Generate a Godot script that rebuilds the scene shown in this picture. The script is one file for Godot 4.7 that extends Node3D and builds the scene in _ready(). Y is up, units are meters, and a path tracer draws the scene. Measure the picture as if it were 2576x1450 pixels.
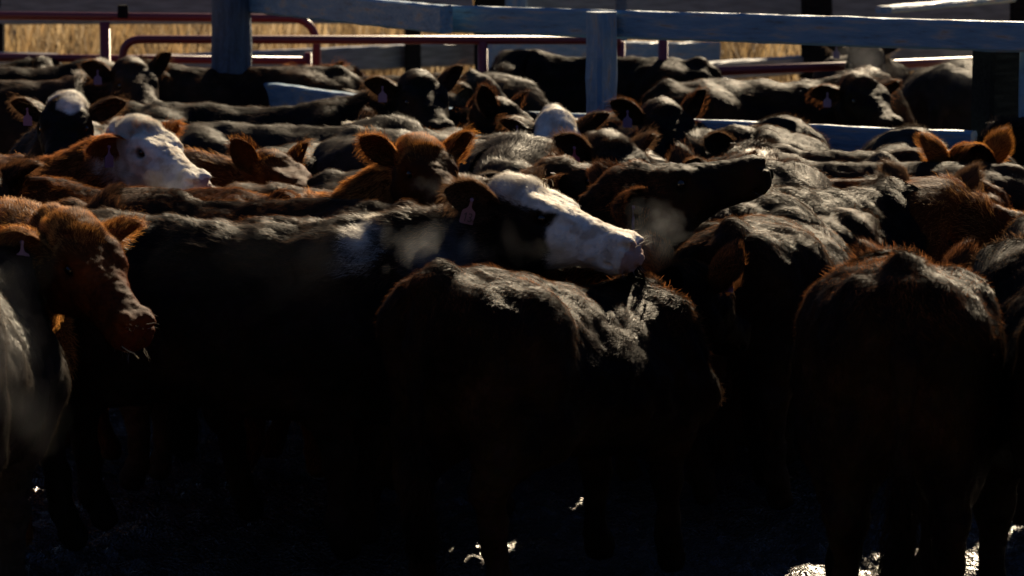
extends Node3D
# A pen of beef cattle against the low sun: cattle, plank fence, pipe gates, mud, dry field.

var rng := RandomNumberGenerator.new()
var noise := FastNoiseLite.new()
var used := {}
var hi := {}
var lo := {}
var skin: StandardMaterial3D
var hair: StandardMaterial3D
var hair_warm: StandardMaterial3D
var tuft: ArrayMesh
var fine_tuft: ArrayMesh
var guard: ArrayMesh
var shag: ArrayMesh
var hairs := 0
var M := {}

const N0 := Vector3(0.47, 1.0, 0.0)      # where the neck leaves the body
const N1 := Vector3(0.96, 1.27, 0.0)     # where it meets the head
const HJ := Vector3(-0.01, -0.035, 0.0)  # that joint in the head's own axes

func _ready() -> void:
	rng.seed = 7
	noise.seed = 11
	noise.frequency = 1.0
	set_up_view()
	make_materials()
	make_ground()
	make_fences()
	make_field()
	make_cattle_shapes()
	make_cattle()
	make_steam()
	make_straw()
	print("hairs ", hairs)

func set_up_view() -> void:
	var cam := Camera3D.new()
	cam.name = "camera"
	cam.position = Vector3(0, 2.64, 0)
	cam.rotation.x = -atan(1115.0 / 9000.0)
	var at := CameraAttributesPhysical.new()
	at.frustum_focal_length = 12.0 * 9000.0 / 725.0
	at.frustum_focus_distance = 14.0
	at.frustum_near = 0.5
	at.frustum_far = 900.0
	at.exposure_aperture = 6.0
	cam.attributes = at
	add_child(cam)
	cam.current = true
	var we := WorldEnvironment.new()
	we.name = "world_environment"
	var e := Environment.new()
	e.background_mode = Environment.BG_SKY
	var sm := ProceduralSkyMaterial.new()
	sm.sky_top_color = Color(0.26, 0.40, 0.66)
	sm.sky_horizon_color = Color(0.60, 0.70, 0.82)
	sm.sky_curve = 0.12
	sm.ground_bottom_color = Color(0.09, 0.075, 0.06)
	sm.ground_horizon_color = Color(0.30, 0.27, 0.22)
	sm.sky_energy_multiplier = 0.46
	sm.ground_energy_multiplier = 0.46
	sm.sun_angle_max = 1.0
	var sky := Sky.new()
	sky.sky_material = sm
	e.sky = sky
	e.tonemap_mode = Environment.TONE_MAPPER_LINEAR
	e.tonemap_exposure = 2.15
	e.sdfgi_enabled = true
	e.ssao_enabled = true
	e.ssil_enabled = true
	e.volumetric_fog_enabled = true
	e.volumetric_fog_density = 0.0
	we.environment = e
	add_child(we)
	var sun := DirectionalLight3D.new()
	sun.name = "sun"
	sun.light_color = Color(1.0, 0.91, 0.77)
	sun.light_energy = 1.6
	sun.light_angular_distance = 0.5
	sun.shadow_enabled = true
	sun.rotation_degrees = Vector3(-29.0, 180.0 + -16.0, 0)
	add_child(sun)

# ---------------------------------------------------------------- naming

func numbered(called: String) -> String:
	if not used.has(called):
		used[called] = 0
		return called
	used[called] += 1
	return "%s_%03d" % [called, used[called]]

func tag(o: Node, label: String, category: String, group := "") -> void:
	o.set_meta("label", label)
	o.set_meta("category", category)
	if group != "":
		o.set_meta("group", group)

func base(called: String, where: Vector3, turn := 0.0) -> Node3D:
	var o := Node3D.new()
	o.name = numbered(called)
	o.position = where
	o.rotation.y = turn
	add_child(o)
	return o

func part(called: String, m: Mesh, mat: Material, under: Node, xf := Transform3D()) -> MeshInstance3D:
	var o := MeshInstance3D.new()
	o.name = called if under != self else numbered(called)
	o.mesh = m
	o.material_override = mat
	o.transform = xf
	under.add_child(o, true)
	return o

func mat(c: Color, rough := 0.7, metal := 0.0) -> StandardMaterial3D:
	var m := StandardMaterial3D.new()
	m.albedo_color = c.linear_to_srgb()
	m.roughness = rough
	m.metallic = metal
	return m

func noise_tex(freq: float, as_normal: bool, strength := 4.0, ramp: Gradient = null, oct := 4) -> NoiseTexture2D:
	var n := FastNoiseLite.new()
	n.seed = int(freq * 10000.0) % 977
	n.frequency = freq
	n.fractal_octaves = oct
	var t := NoiseTexture2D.new()
	t.noise = n
	t.width = 512
	t.height = 512
	t.seamless = true
	t.as_normal_map = as_normal
	t.bump_strength = strength
	if ramp:
		t.color_ramp = ramp
	return t

func ramp(cols: Array) -> Gradient:
	var g := Gradient.new()
	g.offsets = PackedFloat32Array([])
	for i in cols.size():
		g.add_point(float(i) / float(cols.size() - 1), (cols[i] as Color).linear_to_srgb())
	return g

func make_materials() -> void:
	skin = StandardMaterial3D.new()
	skin.vertex_color_use_as_albedo = true
	skin.roughness = 0.62
	skin.metallic_specular = 0.12
	skin.normal_enabled = true
	skin.normal_texture = noise_tex(0.03, true, 6.0)
	skin.normal_scale = 0.7
	skin.uv1_triplanar = true
	skin.uv1_scale = Vector3(2.2, 9.0, 9.0)
	hair = StandardMaterial3D.new()
	hair.vertex_color_use_as_albedo = true
	hair.roughness = 0.43
	hair.metallic_specular = 0.17
	hair.backlight_enabled = true
	hair.backlight = Color(0.85, 0.85, 0.85).linear_to_srgb()
	hair.cull_mode = BaseMaterial3D.CULL_DISABLED
	hair_warm = hair.duplicate()
	hair_warm.metallic_specular = 0.14
	hair_warm.roughness = 0.55
	hair_warm.backlight = Color.WHITE
	M.eye = mat(Color(0.008, 0.006, 0.005), 0.08)
	M.tag = mat(Color(0.17, 0.11, 0.20), 0.55)
	M.tag_pink = mat(Color(0.20, 0.085, 0.095), 0.55)
	M.tag_red = mat(Color(0.25, 0.03, 0.06), 0.45)
	M.ink = mat(Color(0.008, 0.008, 0.01), 0.6)
	M.straw = mat(Color(0.55, 0.42, 0.18), 0.6)
	M.straw.backlight_enabled = true
	M.straw.backlight = Color(0.6, 0.6, 0.6)
	# weathered blue paint on the planks, paler worn streaks along the grain
	var plank := StandardMaterial3D.new()
	plank.albedo_texture = noise_tex(0.012, false, 1.0, ramp([Color(0.07, 0.11, 0.14), Color(0.095, 0.205, 0.31), Color(0.105, 0.235, 0.36), Color(0.14, 0.26, 0.37), Color(0.26, 0.30, 0.32), Color(0.24, 0.18, 0.13)]), 5)
	plank.uv1_triplanar = true
	plank.uv1_scale = Vector3(0.5, 3.0, 3.0)
	plank.roughness = 0.42
	plank.normal_enabled = true
	plank.normal_texture = noise_tex(0.05, true, 3.0)
	plank.normal_scale = 0.9
	M.plank = plank
	var grey := StandardMaterial3D.new()
	grey.albedo_texture = noise_tex(0.014, false, 1.0, ramp([Color(0.10, 0.105, 0.115), Color(0.16, 0.18, 0.2), Color(0.24, 0.25, 0.27)]), 5)
	grey.uv1_triplanar = true
	grey.uv1_scale = Vector3(0.4, 3.0, 3.0)
	grey.roughness = 0.36
	M.grey = grey
	var post := StandardMaterial3D.new()
	post.albedo_texture = noise_tex(0.013, false, 1.0, ramp([Color(0.035, 0.045, 0.06), Color(0.07, 0.10, 0.14), Color(0.11, 0.15, 0.2)]), 5)
	post.uv1_triplanar = true
	post.uv1_scale = Vector3(4.0, 0.5, 4.0)
	post.roughness = 0.75
	post.normal_enabled = true
	post.normal_texture = noise_tex(0.06, true, 5.0)
	M.post = post
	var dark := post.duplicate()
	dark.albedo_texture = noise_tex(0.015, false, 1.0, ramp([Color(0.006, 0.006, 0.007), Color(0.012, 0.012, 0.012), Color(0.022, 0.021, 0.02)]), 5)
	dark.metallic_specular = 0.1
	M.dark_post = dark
	M.red_pipe = mat(Color(0.16, 0.018, 0.022), 0.42)
	M.bolt = mat(Color(0.3, 0.3, 0.3), 0.4, 0.8)
	M.hole = mat(Color(0.01, 0.01, 0.01), 0.9)
	M.rust = mat(Color(0.14, 0.03, 0.02), 0.8)
	var mud := StandardMaterial3D.new()
	mud.albedo_texture = noise_tex(0.02, false, 1.0, ramp([Color(0.012, 0.010, 0.008), Color(0.03, 0.025, 0.019), Color(0.05, 0.042, 0.032)]), 5)
	mud.uv1_triplanar = true
	mud.uv1_world_triplanar = true
	mud.uv1_scale = Vector3(2.1, 2.1, 2.1)
	mud.roughness = 0.24
	mud.normal_enabled = true
	mud.normal_texture = noise_tex(0.045, true, 14.0)
	mud.normal_scale = 2.2
	M.mud = mud
	var soil := StandardMaterial3D.new()
	soil.albedo_texture = noise_tex(0.02, false, 1.0, ramp([Color(0.10, 0.07, 0.035), Color(0.2, 0.14, 0.07), Color(0.3, 0.22, 0.11)]), 5)
	soil.uv1_triplanar = true
	soil.uv1_world_triplanar = true
	soil.uv1_scale = Vector3(0.3, 0.3, 0.3)
	soil.roughness = 0.95
	M.soil = soil
	var gr := StandardMaterial3D.new()
	gr.vertex_color_use_as_albedo = true
	gr.roughness = 0.7
	gr.backlight_enabled = true
	gr.backlight = Color(0.9, 0.9, 0.9).linear_to_srgb()
	gr.cull_mode = BaseMaterial3D.CULL_DISABLED
	M.grass = gr

# ---------------------------------------------------------------- ground

func ground_height(x: float, z: float) -> float:
	var h := noise.get_noise_2d(x * 2.2, z * 2.2) * 0.05 + noise.get_noise_2d(x * 7.0 + 40.0, z * 7.0) * 0.035
	var p := noise.get_noise_2d(x * 17.0 + 90.0, z * 17.0)
	var q := noise.get_noise_2d(x * 38.0, z * 38.0 + 30.0)
	return h + p * 0.022 + q * 0.012 - 0.05

func make_ground() -> void:
	var x0 := -4.6
	var z0 := -10.4
	var step := 0.033
	var nx := 279
	var nz := 480
	var st := SurfaceTool.new()
	st.begin(Mesh.PRIMITIVE_TRIANGLES)
	for j in nz + 1:
		for i in nx + 1:
			var x := x0 + i * step
			var z := z0 - j * step
			var edge := minf(minf(i, nx - i), minf(j, nz - j)) / 10.0
			st.add_vertex(Vector3(x, lerpf(-0.06, ground_height(x, z), clampf(edge, 0, 1)), z))
	for j in nz:
		for i in nx:
			var a := j * (nx + 1) + i
			for k in [a, a + nx + 1, a + 1, a + 1, a + nx + 1, a + nx + 2]:
				st.add_index(k)
	st.generate_normals()
	part("pen_mud", st.commit(), M.mud, self).set_meta("kind", "structure")
	# the land beyond: one sheet to the horizon, the pen's mud lies in its opening
	var land := SurfaceTool.new()
	land.begin(Mesh.PRIMITIVE_TRIANGLES)
	var xs := [-700.0, x0, x0 + nx * step, 700.0]
	var zs := [120.0, z0, z0 - nz * step, -850.0]
	for j in 3:
		for i in 3:
			if i == 1 and j == 1:
				continue
			var a := Vector3(xs[i], -0.06, zs[j])
			var b := Vector3(xs[i + 1], -0.06, zs[j])
			var c := Vector3(xs[i + 1], -0.06, zs[j + 1])
			var d := Vector3(xs[i], -0.06, zs[j + 1])
			for v in [a, d, b, b, d, c]:
				land.set_normal(Vector3.UP)
				land.add_vertex(v)
	part("ground", land.commit(), M.soil, self).set_meta("kind", "structure")

func make_field() -> void:
	# dry standing grass beyond the pens
	var st := SurfaceTool.new()
	st.begin(Mesh.PRIMITIVE_TRIANGLES)
	for b in 14:
		var r := Vector3(rng.randf_range(-0.2, 0.2), 0, rng.randf_range(-0.2, 0.2))
		var lean := Vector3(rng.randf_range(-0.22, 0.22), 0, rng.randf_range(-0.22, 0.22))
		var h := rng.randf_range(0.45, 0.95)
		var side := Vector3(1, 0, 0).rotated(Vector3.UP, rng.randf() * PI) * 0.007
		var mid := r + lean * 0.4 + Vector3(0, h * 0.6, 0)
		var top := r + lean + Vector3(0, h, 0)
		for v in [r - side, mid - side, r + side, r + side, mid - side, mid + side, mid - side * 1.5, top, mid + side * 1.5]:
			st.set_color(Color.WHITE)
			st.set_normal((Vector3.UP * 0.5 + Vector3(lean.x, 0, lean.z + 0.3)).normalized())
			st.add_vertex(v)
	var mm := MultiMesh.new()
	mm.transform_format = MultiMesh.TRANSFORM_3D
	mm.use_colors = true
	mm.mesh = st.commit()
	mm.instance_count = 16000
	var cols := [Color(0.58, 0.40, 0.19), Color(0.44, 0.29, 0.14), Color(0.66, 0.49, 0.28), Color(0.3, 0.2, 0.10), Color(0.54, 0.42, 0.27)]
	for i in mm.instance_count:
		var d := lerpf(36.0, 84.0, pow(rng.randf(), 0.8))
		var w := d * 0.17 + 1.5
		var p := Vector3(rng.randf_range(-w, w), -0.06, -d)
		var patch := noise.get_noise_2d(p.x * 0.5, p.z * 0.5) + noise.get_noise_2d(p.x * 2.0, p.z * 2.0)
		var s := 0.75 + 0.4 * rng.randf() + 0.3 * patch
		mm.set_instance_transform(i, Transform3D(Basis(Vector3.UP, rng.randf() * TAU).scaled(Vector3(s, s, s)), p))
		var c: Color = cols[rng.randi() % 5]
		mm.set_instance_color(i, c * 0.72 * (0.85 + 0.5 * patch))
	var o := MultiMeshInstance3D.new()
	o.name = "dry_field_grass"
	o.multimesh = mm
	o.material_override = M.grass
	o.set_meta("kind", "stuff")
	tag(o, "tall dry golden grass of the field beyond the far rails", "grass")
	add_child(o)
	# weeds along the foot of the far rails
	var wm := MultiMesh.new()
	wm.transform_format = MultiMesh.TRANSFORM_3D
	wm.use_colors = true
	wm.mesh = mm.mesh
	wm.instance_count = 900
	for i in wm.instance_count:
		var p := Vector3(rng.randf_range(-6.0, 6.0), -0.06, rng.randf_range(-34.0, -28.6))
		var s := rng.randf_range(0.15, 0.5)
		wm.set_instance_transform(i, Transform3D(Basis(Vector3.UP, rng.randf() * TAU).scaled(Vector3(s * 1.5, s, s * 1.5)), p))
		wm.set_instance_color(i, (cols[rng.randi() % 5] as Color) * rng.randf_range(0.5, 1.0))
	var w := MultiMeshInstance3D.new()
	w.name = "weed_grass"
	w.multimesh = wm
	w.material_override = M.grass
	w.set_meta("kind", "stuff")
	tag(w, "low dry weeds growing on bare soil behind the pipe gates", "weeds")
	add_child(w)

# ---------------------------------------------------------------- fences

func beam_mesh(length: float, h: float, t: float, bevel := 0.012, wob := 0.004) -> ArrayMesh:
	# a sawn plank along x from 0 to length, centred in y and z, with eased edges and slight waviness
	var st := SurfaceTool.new()
	st.begin(Mesh.PRIMITIVE_TRIANGLES)
	var n := maxi(2, int(length / 0.12))
	var ring := [Vector2(-t / 2, -h / 2 + bevel), Vector2(-t / 2, h / 2 - bevel), Vector2(-t / 2 + bevel, h / 2), Vector2(t / 2 - bevel, h / 2), Vector2(t / 2, h / 2 - bevel), Vector2(t / 2, -h / 2 + bevel), Vector2(t / 2 - bevel, -h / 2), Vector2(-t / 2 + bevel, -h / 2)]
	var off := rng.randf() * 50.0
	for i in n + 1:
		var x := length * i / n
		for k in 8:
			var r: Vector2 = ring[k]
			var dy := noise.get_noise_2d(x * 4.0 + off, k * 9.0) * wob * 2.0
			st.set_smooth_group(-1)
			st.add_vertex(Vector3(x, r.y + dy, r.x + noise.get_noise_2d(x * 3.0 + off, k * 5.0 + 70.0) * wob))
	for i in n:
		for k in 8:
			var a := i * 8 + k
			var b := i * 8 + (k + 1) % 8
			for v in [a, b, a + 8, b, b + 8, a + 8]:
				st.add_index(v)
	for k in range(1, 7):
		for v in [0, k + 1, k]:
			st.add_index(v)
		for v in [n * 8, n * 8 + k, n * 8 + k + 1]:
			st.add_index(v)
	st.set_smooth_group(-1)
	st.deindex()
	st.generate_normals()
	return st.commit()

func along(a: Vector3, b: Vector3) -> Transform3D:
	var x := (b - a).normalized()
	var z := x.cross(Vector3.UP).normalized()
	return Transform3D(Basis(x, z.cross(x), z), a)

func plank(called: String, a: Vector3, b: Vector3, h: float, t: float, m: Material, under: Node3D) -> MeshInstance3D:
	var inv := under.transform.affine_inverse()
	return part(called, beam_mesh(a.distance_to(b), h, t), m, under, along(inv * a, inv * b))

func lathe_tube(pts: PackedVector3Array, r: float, sides := 12) -> ArrayMesh:
	var st := SurfaceTool.new()
	st.begin(Mesh.PRIMITIVE_TRIANGLES)
	var up := Vector3(0.0, 0.0, 1.0)
	for i in pts.size():
		var d := (pts[mini(i + 1, pts.size() - 1)] - pts[maxi(i - 1, 0)]).normalized()
		var s := d.cross(up).normalized()
		var u := s.cross(d).normalized()
		for k in sides:
			var a := TAU * k / sides
			st.add_vertex(pts[i] + (s * cos(a) + u * sin(a)) * r)
	for i in pts.size() - 1:
		for k in sides:
			var a := i * sides + k
			var b := i * sides + (k + 1) % sides
			for v in [a, a + sides, b, b, a + sides, b + sides]:
				st.add_index(v)
	for k in range(1, sides - 1):
		var e := (pts.size() - 1) * sides
		for v in [0, k, k + 1, e, e + k + 1, e + k]:
			st.add_index(v)
	st.generate_normals()
	return st.commit()

func tube_part(called: String, pts: Array, r: float, m: Material, under: Node3D) -> MeshInstance3D:
	var inv := under.transform.affine_inverse()
	var p := PackedVector3Array()
	for v in pts:
		p.append(inv * (v as Vector3))
	return part(called, lathe_tube(p, r), m, under)

func bend(a: Vector3, corner: Vector3, b: Vector3, n := 8) -> Array:
	var out := []
	for i in n + 1:
		var t := float(i) / n
		out.append(a.lerp(corner, t).lerp(corner.lerp(b, t), t))
	return out

func wooden_post(called: String, at: Vector3, w: float, d: float, h: float, m: Material, under: Node, turn := 0.0) -> MeshInstance3D:
	var bm := beam_mesh(h, w, d, 0.018, 0.006)
	var up := Transform3D(Basis(Vector3.UP, turn) * Basis(Vector3.BACK, PI / 2), at)
	return part(called, bm, m, under, up)

func round_post(called: String, at: Vector3, r: float, h: float, m: Material, under: Node) -> MeshInstance3D:
	var st := SurfaceTool.new()
	st.begin(Mesh.PRIMITIVE_TRIANGLES)
	var n := 20
	var rows := 16
	for j in rows + 1:
		for k in n:
			var a := TAU * k / n
			var rr := r * (1.06 - 0.1 * j / rows) + noise.get_noise_2d(k * 3.0, j * 0.6) * 0.012
			st.add_vertex(Vector3(cos(a) * rr, h * j / rows, sin(a) * rr))
	for j in rows:
		for k in n:
			var a := j * n + k
			var b := j * n + (k + 1) % n
			for v in [a, a + n, b, b, a + n, b + n]:
				st.add_index(v)
	for k in range(1, n - 1):
		for v in [rows * n, rows * n + k + 1, rows * n + k]:
			st.add_index(v)
	st.generate_normals()
	return part(called, st.commit(), m, under, Transform3D(Basis(), at))

func disc(r: float, t: float) -> CylinderMesh:
	var c := CylinderMesh.new()
	c.top_radius = r * 0.9
	c.bottom_radius = r
	c.height = t
	c.radial_segments = 14
	return c

func make_fences() -> void:
	var f: Node3D = base("plank_fence", Vector3(0.600, 0.000, -19.400))
	tag(f, "blue grey plank fence across the pen with a square post and hanging bolts", "fence", "plank fences")
	plank("plank", Vector3(-0.388, 1.660, -20.394), Vector3(2.895, 1.655, -18.310), 0.155, 0.075, M.plank, f)
	plank("plank", Vector3(-0.429, 1.075, -20.394), Vector3(2.410, 1.080, -18.608), 0.155, 0.08, M.plank, f)
	plank("plank", Vector3(-0.429, 0.500, -20.394), Vector3(2.410, 0.500, -18.608), 0.155, 0.08, M.plank, f)
	wooden_post("post", Vector3(0.494, -0.100, -19.709) - f.position, 0.135, 0.14, 1.83, M.plank, f, 0.620)
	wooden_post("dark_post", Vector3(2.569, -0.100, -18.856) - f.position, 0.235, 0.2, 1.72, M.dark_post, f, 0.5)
	wooden_post("post", Vector3(2.726, -0.100, -18.558) - f.position, 0.15, 0.14, 1.83, M.plank, f, 0.62)
	part("bolt_hole", disc(0.022, 0.012), M.hole, f, Transform3D(Basis(Vector3.RIGHT, PI / 2), Vector3(0.489, 1.682, -19.787) - f.position))
	part("rust_mark", disc(0.02, 0.03), M.rust, f, Transform3D(Basis(Vector3.UP, -0.6) * Basis(Vector3.RIGHT, PI / 2), Vector3(1.042, 1.649, -19.647) - f.position))
	part("bolt", disc(0.012, 0.03), M.bolt, f, Transform3D(Basis(Vector3.UP, -0.6) * Basis(Vector3.RIGHT, PI / 2), Vector3(2.403, 1.680, -18.795) - f.position))
	part("bolt", disc(0.011, 0.03), M.hole, f, Transform3D(Basis(Vector3.UP, -0.6) * Basis(Vector3.RIGHT, PI / 2), Vector3(2.489, 1.671, -18.723) - f.position))
	part("bolt", disc(0.012, 0.03), M.bolt, f, Transform3D(Basis(Vector3.UP, -0.6) * Basis(Vector3.RIGHT, PI / 2), Vector3(2.556, 1.701, -18.696) - f.position))
	part("bolt", disc(0.012, 0.03), M.bolt, f, Transform3D(Basis(Vector3.UP, -0.6) * Basis(Vector3.RIGHT, PI / 2), Vector3(2.570, 1.621, -18.686) - f.position))
	part("bolt", disc(0.012, 0.03), M.bolt, f, Transform3D(Basis(Vector3.UP, -0.6) * Basis(Vector3.RIGHT, PI / 2), Vector3(2.125, 1.094, -18.853) - f.position))
	part("bolt", disc(0.012, 0.03), M.bolt, f, Transform3D(Basis(Vector3.UP, -0.6) * Basis(Vector3.RIGHT, PI / 2), Vector3(1.902, 1.098, -18.974) - f.position))
	f = base("plank_fence", Vector3(-1.000, 0.000, -22.000))
	tag(f, "plank fence slanting back at left of centre, held by a thick round post", "fence", "plank fences")
	plank("plank", Vector3(-1.893, 1.665, -23.222), Vector3(-0.370, 1.665, -20.146), 0.16, 0.08, M.plank, f)
	plank("plank", Vector3(-1.774, 1.075, -23.024), Vector3(-0.709, 1.085, -20.890), 0.155, 0.085, M.plank, f)
	plank("plank", Vector3(-1.774, 0.500, -23.024), Vector3(-0.674, 0.500, -20.890), 0.155, 0.08, M.plank, f)
	round_post("round_post", Vector3(-1.781, -0.100, -22.726) - f.position, 0.128, 2.3, M.post, f)
	wooden_post("post", Vector3(-0.247, -0.100, -20.464) - f.position, 0.12, 0.12, 1.2, M.post, f, 0.6)
	part("knot_hole", disc(0.03, 0.03), M.hole, f, Transform3D(Basis(Vector3.UP, -1.1) * Basis(Vector3.RIGHT, PI / 2), Vector3(-0.455, 1.665, -20.415) - f.position))
	part("bolt", disc(0.012, 0.03), M.bolt, f, Transform3D(Basis(Vector3.UP, -1.1) * Basis(Vector3.RIGHT, PI / 2), Vector3(-0.408, 1.686, -20.337) - f.position))
	part("bolt", disc(0.014, 0.03), M.bolt, f, Transform3D(Basis(Vector3.UP, -1.1) * Basis(Vector3.RIGHT, PI / 2), Vector3(-0.408, 1.644, -20.332) - f.position))
	f = base("pipe_gate", Vector3(-3.000, 0.000, -24.800))
	tag(f, "dark red pipe gate at upper left with a rounded corner", "gate", "pipe gates behind the herd")
	tube_part("rail", [Vector3(-4.300, 1.475, -24.810)] + bend(Vector3(-1.527, 1.455, -24.661), Vector3(-1.355, 1.455, -24.652), Vector3(-1.347, 1.270, -24.652)) + [Vector3(-1.347, 0.350, -24.652)], 0.029, M.red_pipe, f)
	tube_part("rail", [Vector3(-4.300, 1.185, -24.810), Vector3(-1.416, 1.165, -24.652)], 0.02755, M.red_pipe, f)
	tube_part("rail", [Vector3(-4.300, 0.900, -24.810), Vector3(-1.416, 0.880, -24.652)], 0.02755, M.red_pipe, f)
	tube_part("rail", [Vector3(-4.300, 0.620, -24.810), Vector3(-1.416, 0.600, -24.652)], 0.02755, M.red_pipe, f)
	tube_part("rail", [Vector3(-4.300, 0.390, -24.810), Vector3(-1.416, 0.370, -24.652)], 0.02755, M.red_pipe, f)
	tube_part("upright", [Vector3(-2.808, 0.360, -24.681), Vector3(-2.808, 1.430, -24.681)], 0.036, M.red_pipe, f)
	tube_part("upright", [Vector3(-1.409, 0.360, -24.681), Vector3(-1.409, 1.220, -24.681)], 0.026, M.red_pipe, f)
	part("latch", disc(0.04, 0.09), M.dark_post, f, Transform3D(Basis(), Vector3(-2.684, 1.500, -24.711) - f.position))
	f = base("pipe_gate", Vector3(0.000, 0.000, -24.200))
	tag(f, "dark red pipe gate behind the long blue plank, curved at its left end", "gate", "pipe gates behind the herd")
	tube_part("rail", [Vector3(-2.635, 0.400, -24.215)] + bend(Vector3(-2.635, 1.220, -24.215), Vector3(-2.630, 1.335, -24.215), Vector3(-2.502, 1.335, -24.215)) + [Vector3(0.731, 1.340, -24.016)], 0.029, M.red_pipe, f)
	tube_part("rail", [Vector3(-2.608, 1.030, -24.215), Vector3(0.731, 1.080, -24.016)], 0.02755, M.red_pipe, f)
	tube_part("rail", [Vector3(-2.608, 0.760, -24.215), Vector3(0.731, 0.810, -24.016)], 0.02755, M.red_pipe, f)
	tube_part("rail", [Vector3(-2.608, 0.460, -24.215), Vector3(0.731, 0.510, -24.016)], 0.02755, M.red_pipe, f)
	tube_part("upright", [Vector3(-0.197, 0.400, -24.066), Vector3(-0.197, 1.330, -24.066)], 0.033, M.red_pipe, f)
	tube_part("upright", [Vector3(0.727, 0.400, -24.066), Vector3(0.727, 1.330, -24.066)], 0.033, M.red_pipe, f)
	f = base("pipe_gate", Vector3(4.000, 0.000, -24.400))
	tag(f, "dark red pipe gate at upper right beyond the steaming cattle", "gate", "pipe gates behind the herd")
	tube_part("rail", [Vector3(0.988, 1.135, -23.719), Vector3(3.801, 1.160, -25.108)], 0.03045, M.red_pipe, f)
	tube_part("rail", [Vector3(0.988, 0.980, -23.719), Vector3(3.801, 1.010, -25.108)], 0.03045, M.red_pipe, f)
	tube_part("rail", [Vector3(0.988, 0.865, -23.719), Vector3(3.801, 0.900, -25.108)], 0.03045, M.red_pipe, f)
	tube_part("rail", [Vector3(0.988, 0.500, -23.719), Vector3(3.801, 0.530, -25.108)], 0.03045, M.red_pipe, f)
	tube_part("upright", [Vector3(1.001, 0.300, -23.719), Vector3(1.001, 1.400, -23.719)], 0.033, M.red_pipe, f)
	tube_part("upright", [Vector3(3.773, 0.300, -25.108), Vector3(3.773, 1.400, -25.108)], 0.033, M.red_pipe, f)
	f = base("rail_fence", Vector3(-1.000, 0.000, -30.000))
	tag(f, "far grey board fence along the dry field, above the pipe gates", "fence", "far board fences")
	plank("board", Vector3(-5.293, 1.290, -29.772), Vector3(-0.330, 1.290, -30.070), 0.27, 0.06, M.grey, f)
	plank("board", Vector3(-3.322, 0.855, -28.581), Vector3(-0.254, 0.850, -31.063), 0.20, 0.16, M.grey, f)
	plank("board", Vector3(-5.276, 0.620, -29.673), Vector3(-0.329, 0.620, -29.971), 0.17, 0.06, M.plank, f)
	plank("board", Vector3(-5.223, 0.930, -29.375), Vector3(-3.692, 0.900, -28.978), 0.12, 0.14, M.grey, f)
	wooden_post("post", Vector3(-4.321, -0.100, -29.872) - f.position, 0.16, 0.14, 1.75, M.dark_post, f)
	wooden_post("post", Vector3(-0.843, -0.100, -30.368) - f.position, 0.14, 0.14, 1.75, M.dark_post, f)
	f = base("rail_fence", Vector3(2.500, 0.000, -30.000))
	tag(f, "far board fence behind the long plank with dark and blue posts", "fence", "far board fences")
	plank("board", Vector3(-0.290, 1.320, -31.162), Vector3(5.136, 1.280, -31.162), 0.52, 0.06, M.grey, f)
	plank("board", Vector3(-0.182, 1.000, -28.085), Vector3(1.741, 0.860, -30.368), 0.24, 0.07, M.plank, f)
	plank("board", Vector3(0.985, 0.830, -28.185), Vector3(2.676, 0.765, -30.963), 0.15, 0.16, M.grey, f)
	plank("board", Vector3(2.616, 0.800, -30.666), Vector3(5.266, 0.860, -31.956), 0.26, 0.07, M.grey, f)
	plank("board", Vector3(1.264, 0.450, -28.085), Vector3(5.070, 0.500, -30.765), 0.16, 0.07, M.plank, f)
	plank("board", Vector3(2.729, 1.440, -26.299), Vector3(3.848, 1.460, -27.788), 0.05, 0.14, M.plank, f)
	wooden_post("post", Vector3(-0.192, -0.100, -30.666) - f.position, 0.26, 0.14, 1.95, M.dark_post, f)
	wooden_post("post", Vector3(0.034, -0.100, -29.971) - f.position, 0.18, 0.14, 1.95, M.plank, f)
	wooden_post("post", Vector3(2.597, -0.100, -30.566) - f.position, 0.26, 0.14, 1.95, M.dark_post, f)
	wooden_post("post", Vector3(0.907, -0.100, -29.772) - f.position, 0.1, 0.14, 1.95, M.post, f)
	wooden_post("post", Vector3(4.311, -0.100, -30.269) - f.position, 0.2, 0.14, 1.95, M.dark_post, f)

# ---------------------------------------------------------------- the shape of a beef animal
# Distances are kept on a grid over one half (z >= 0), joined with a smooth minimum, and meshed as surface nets.

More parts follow.
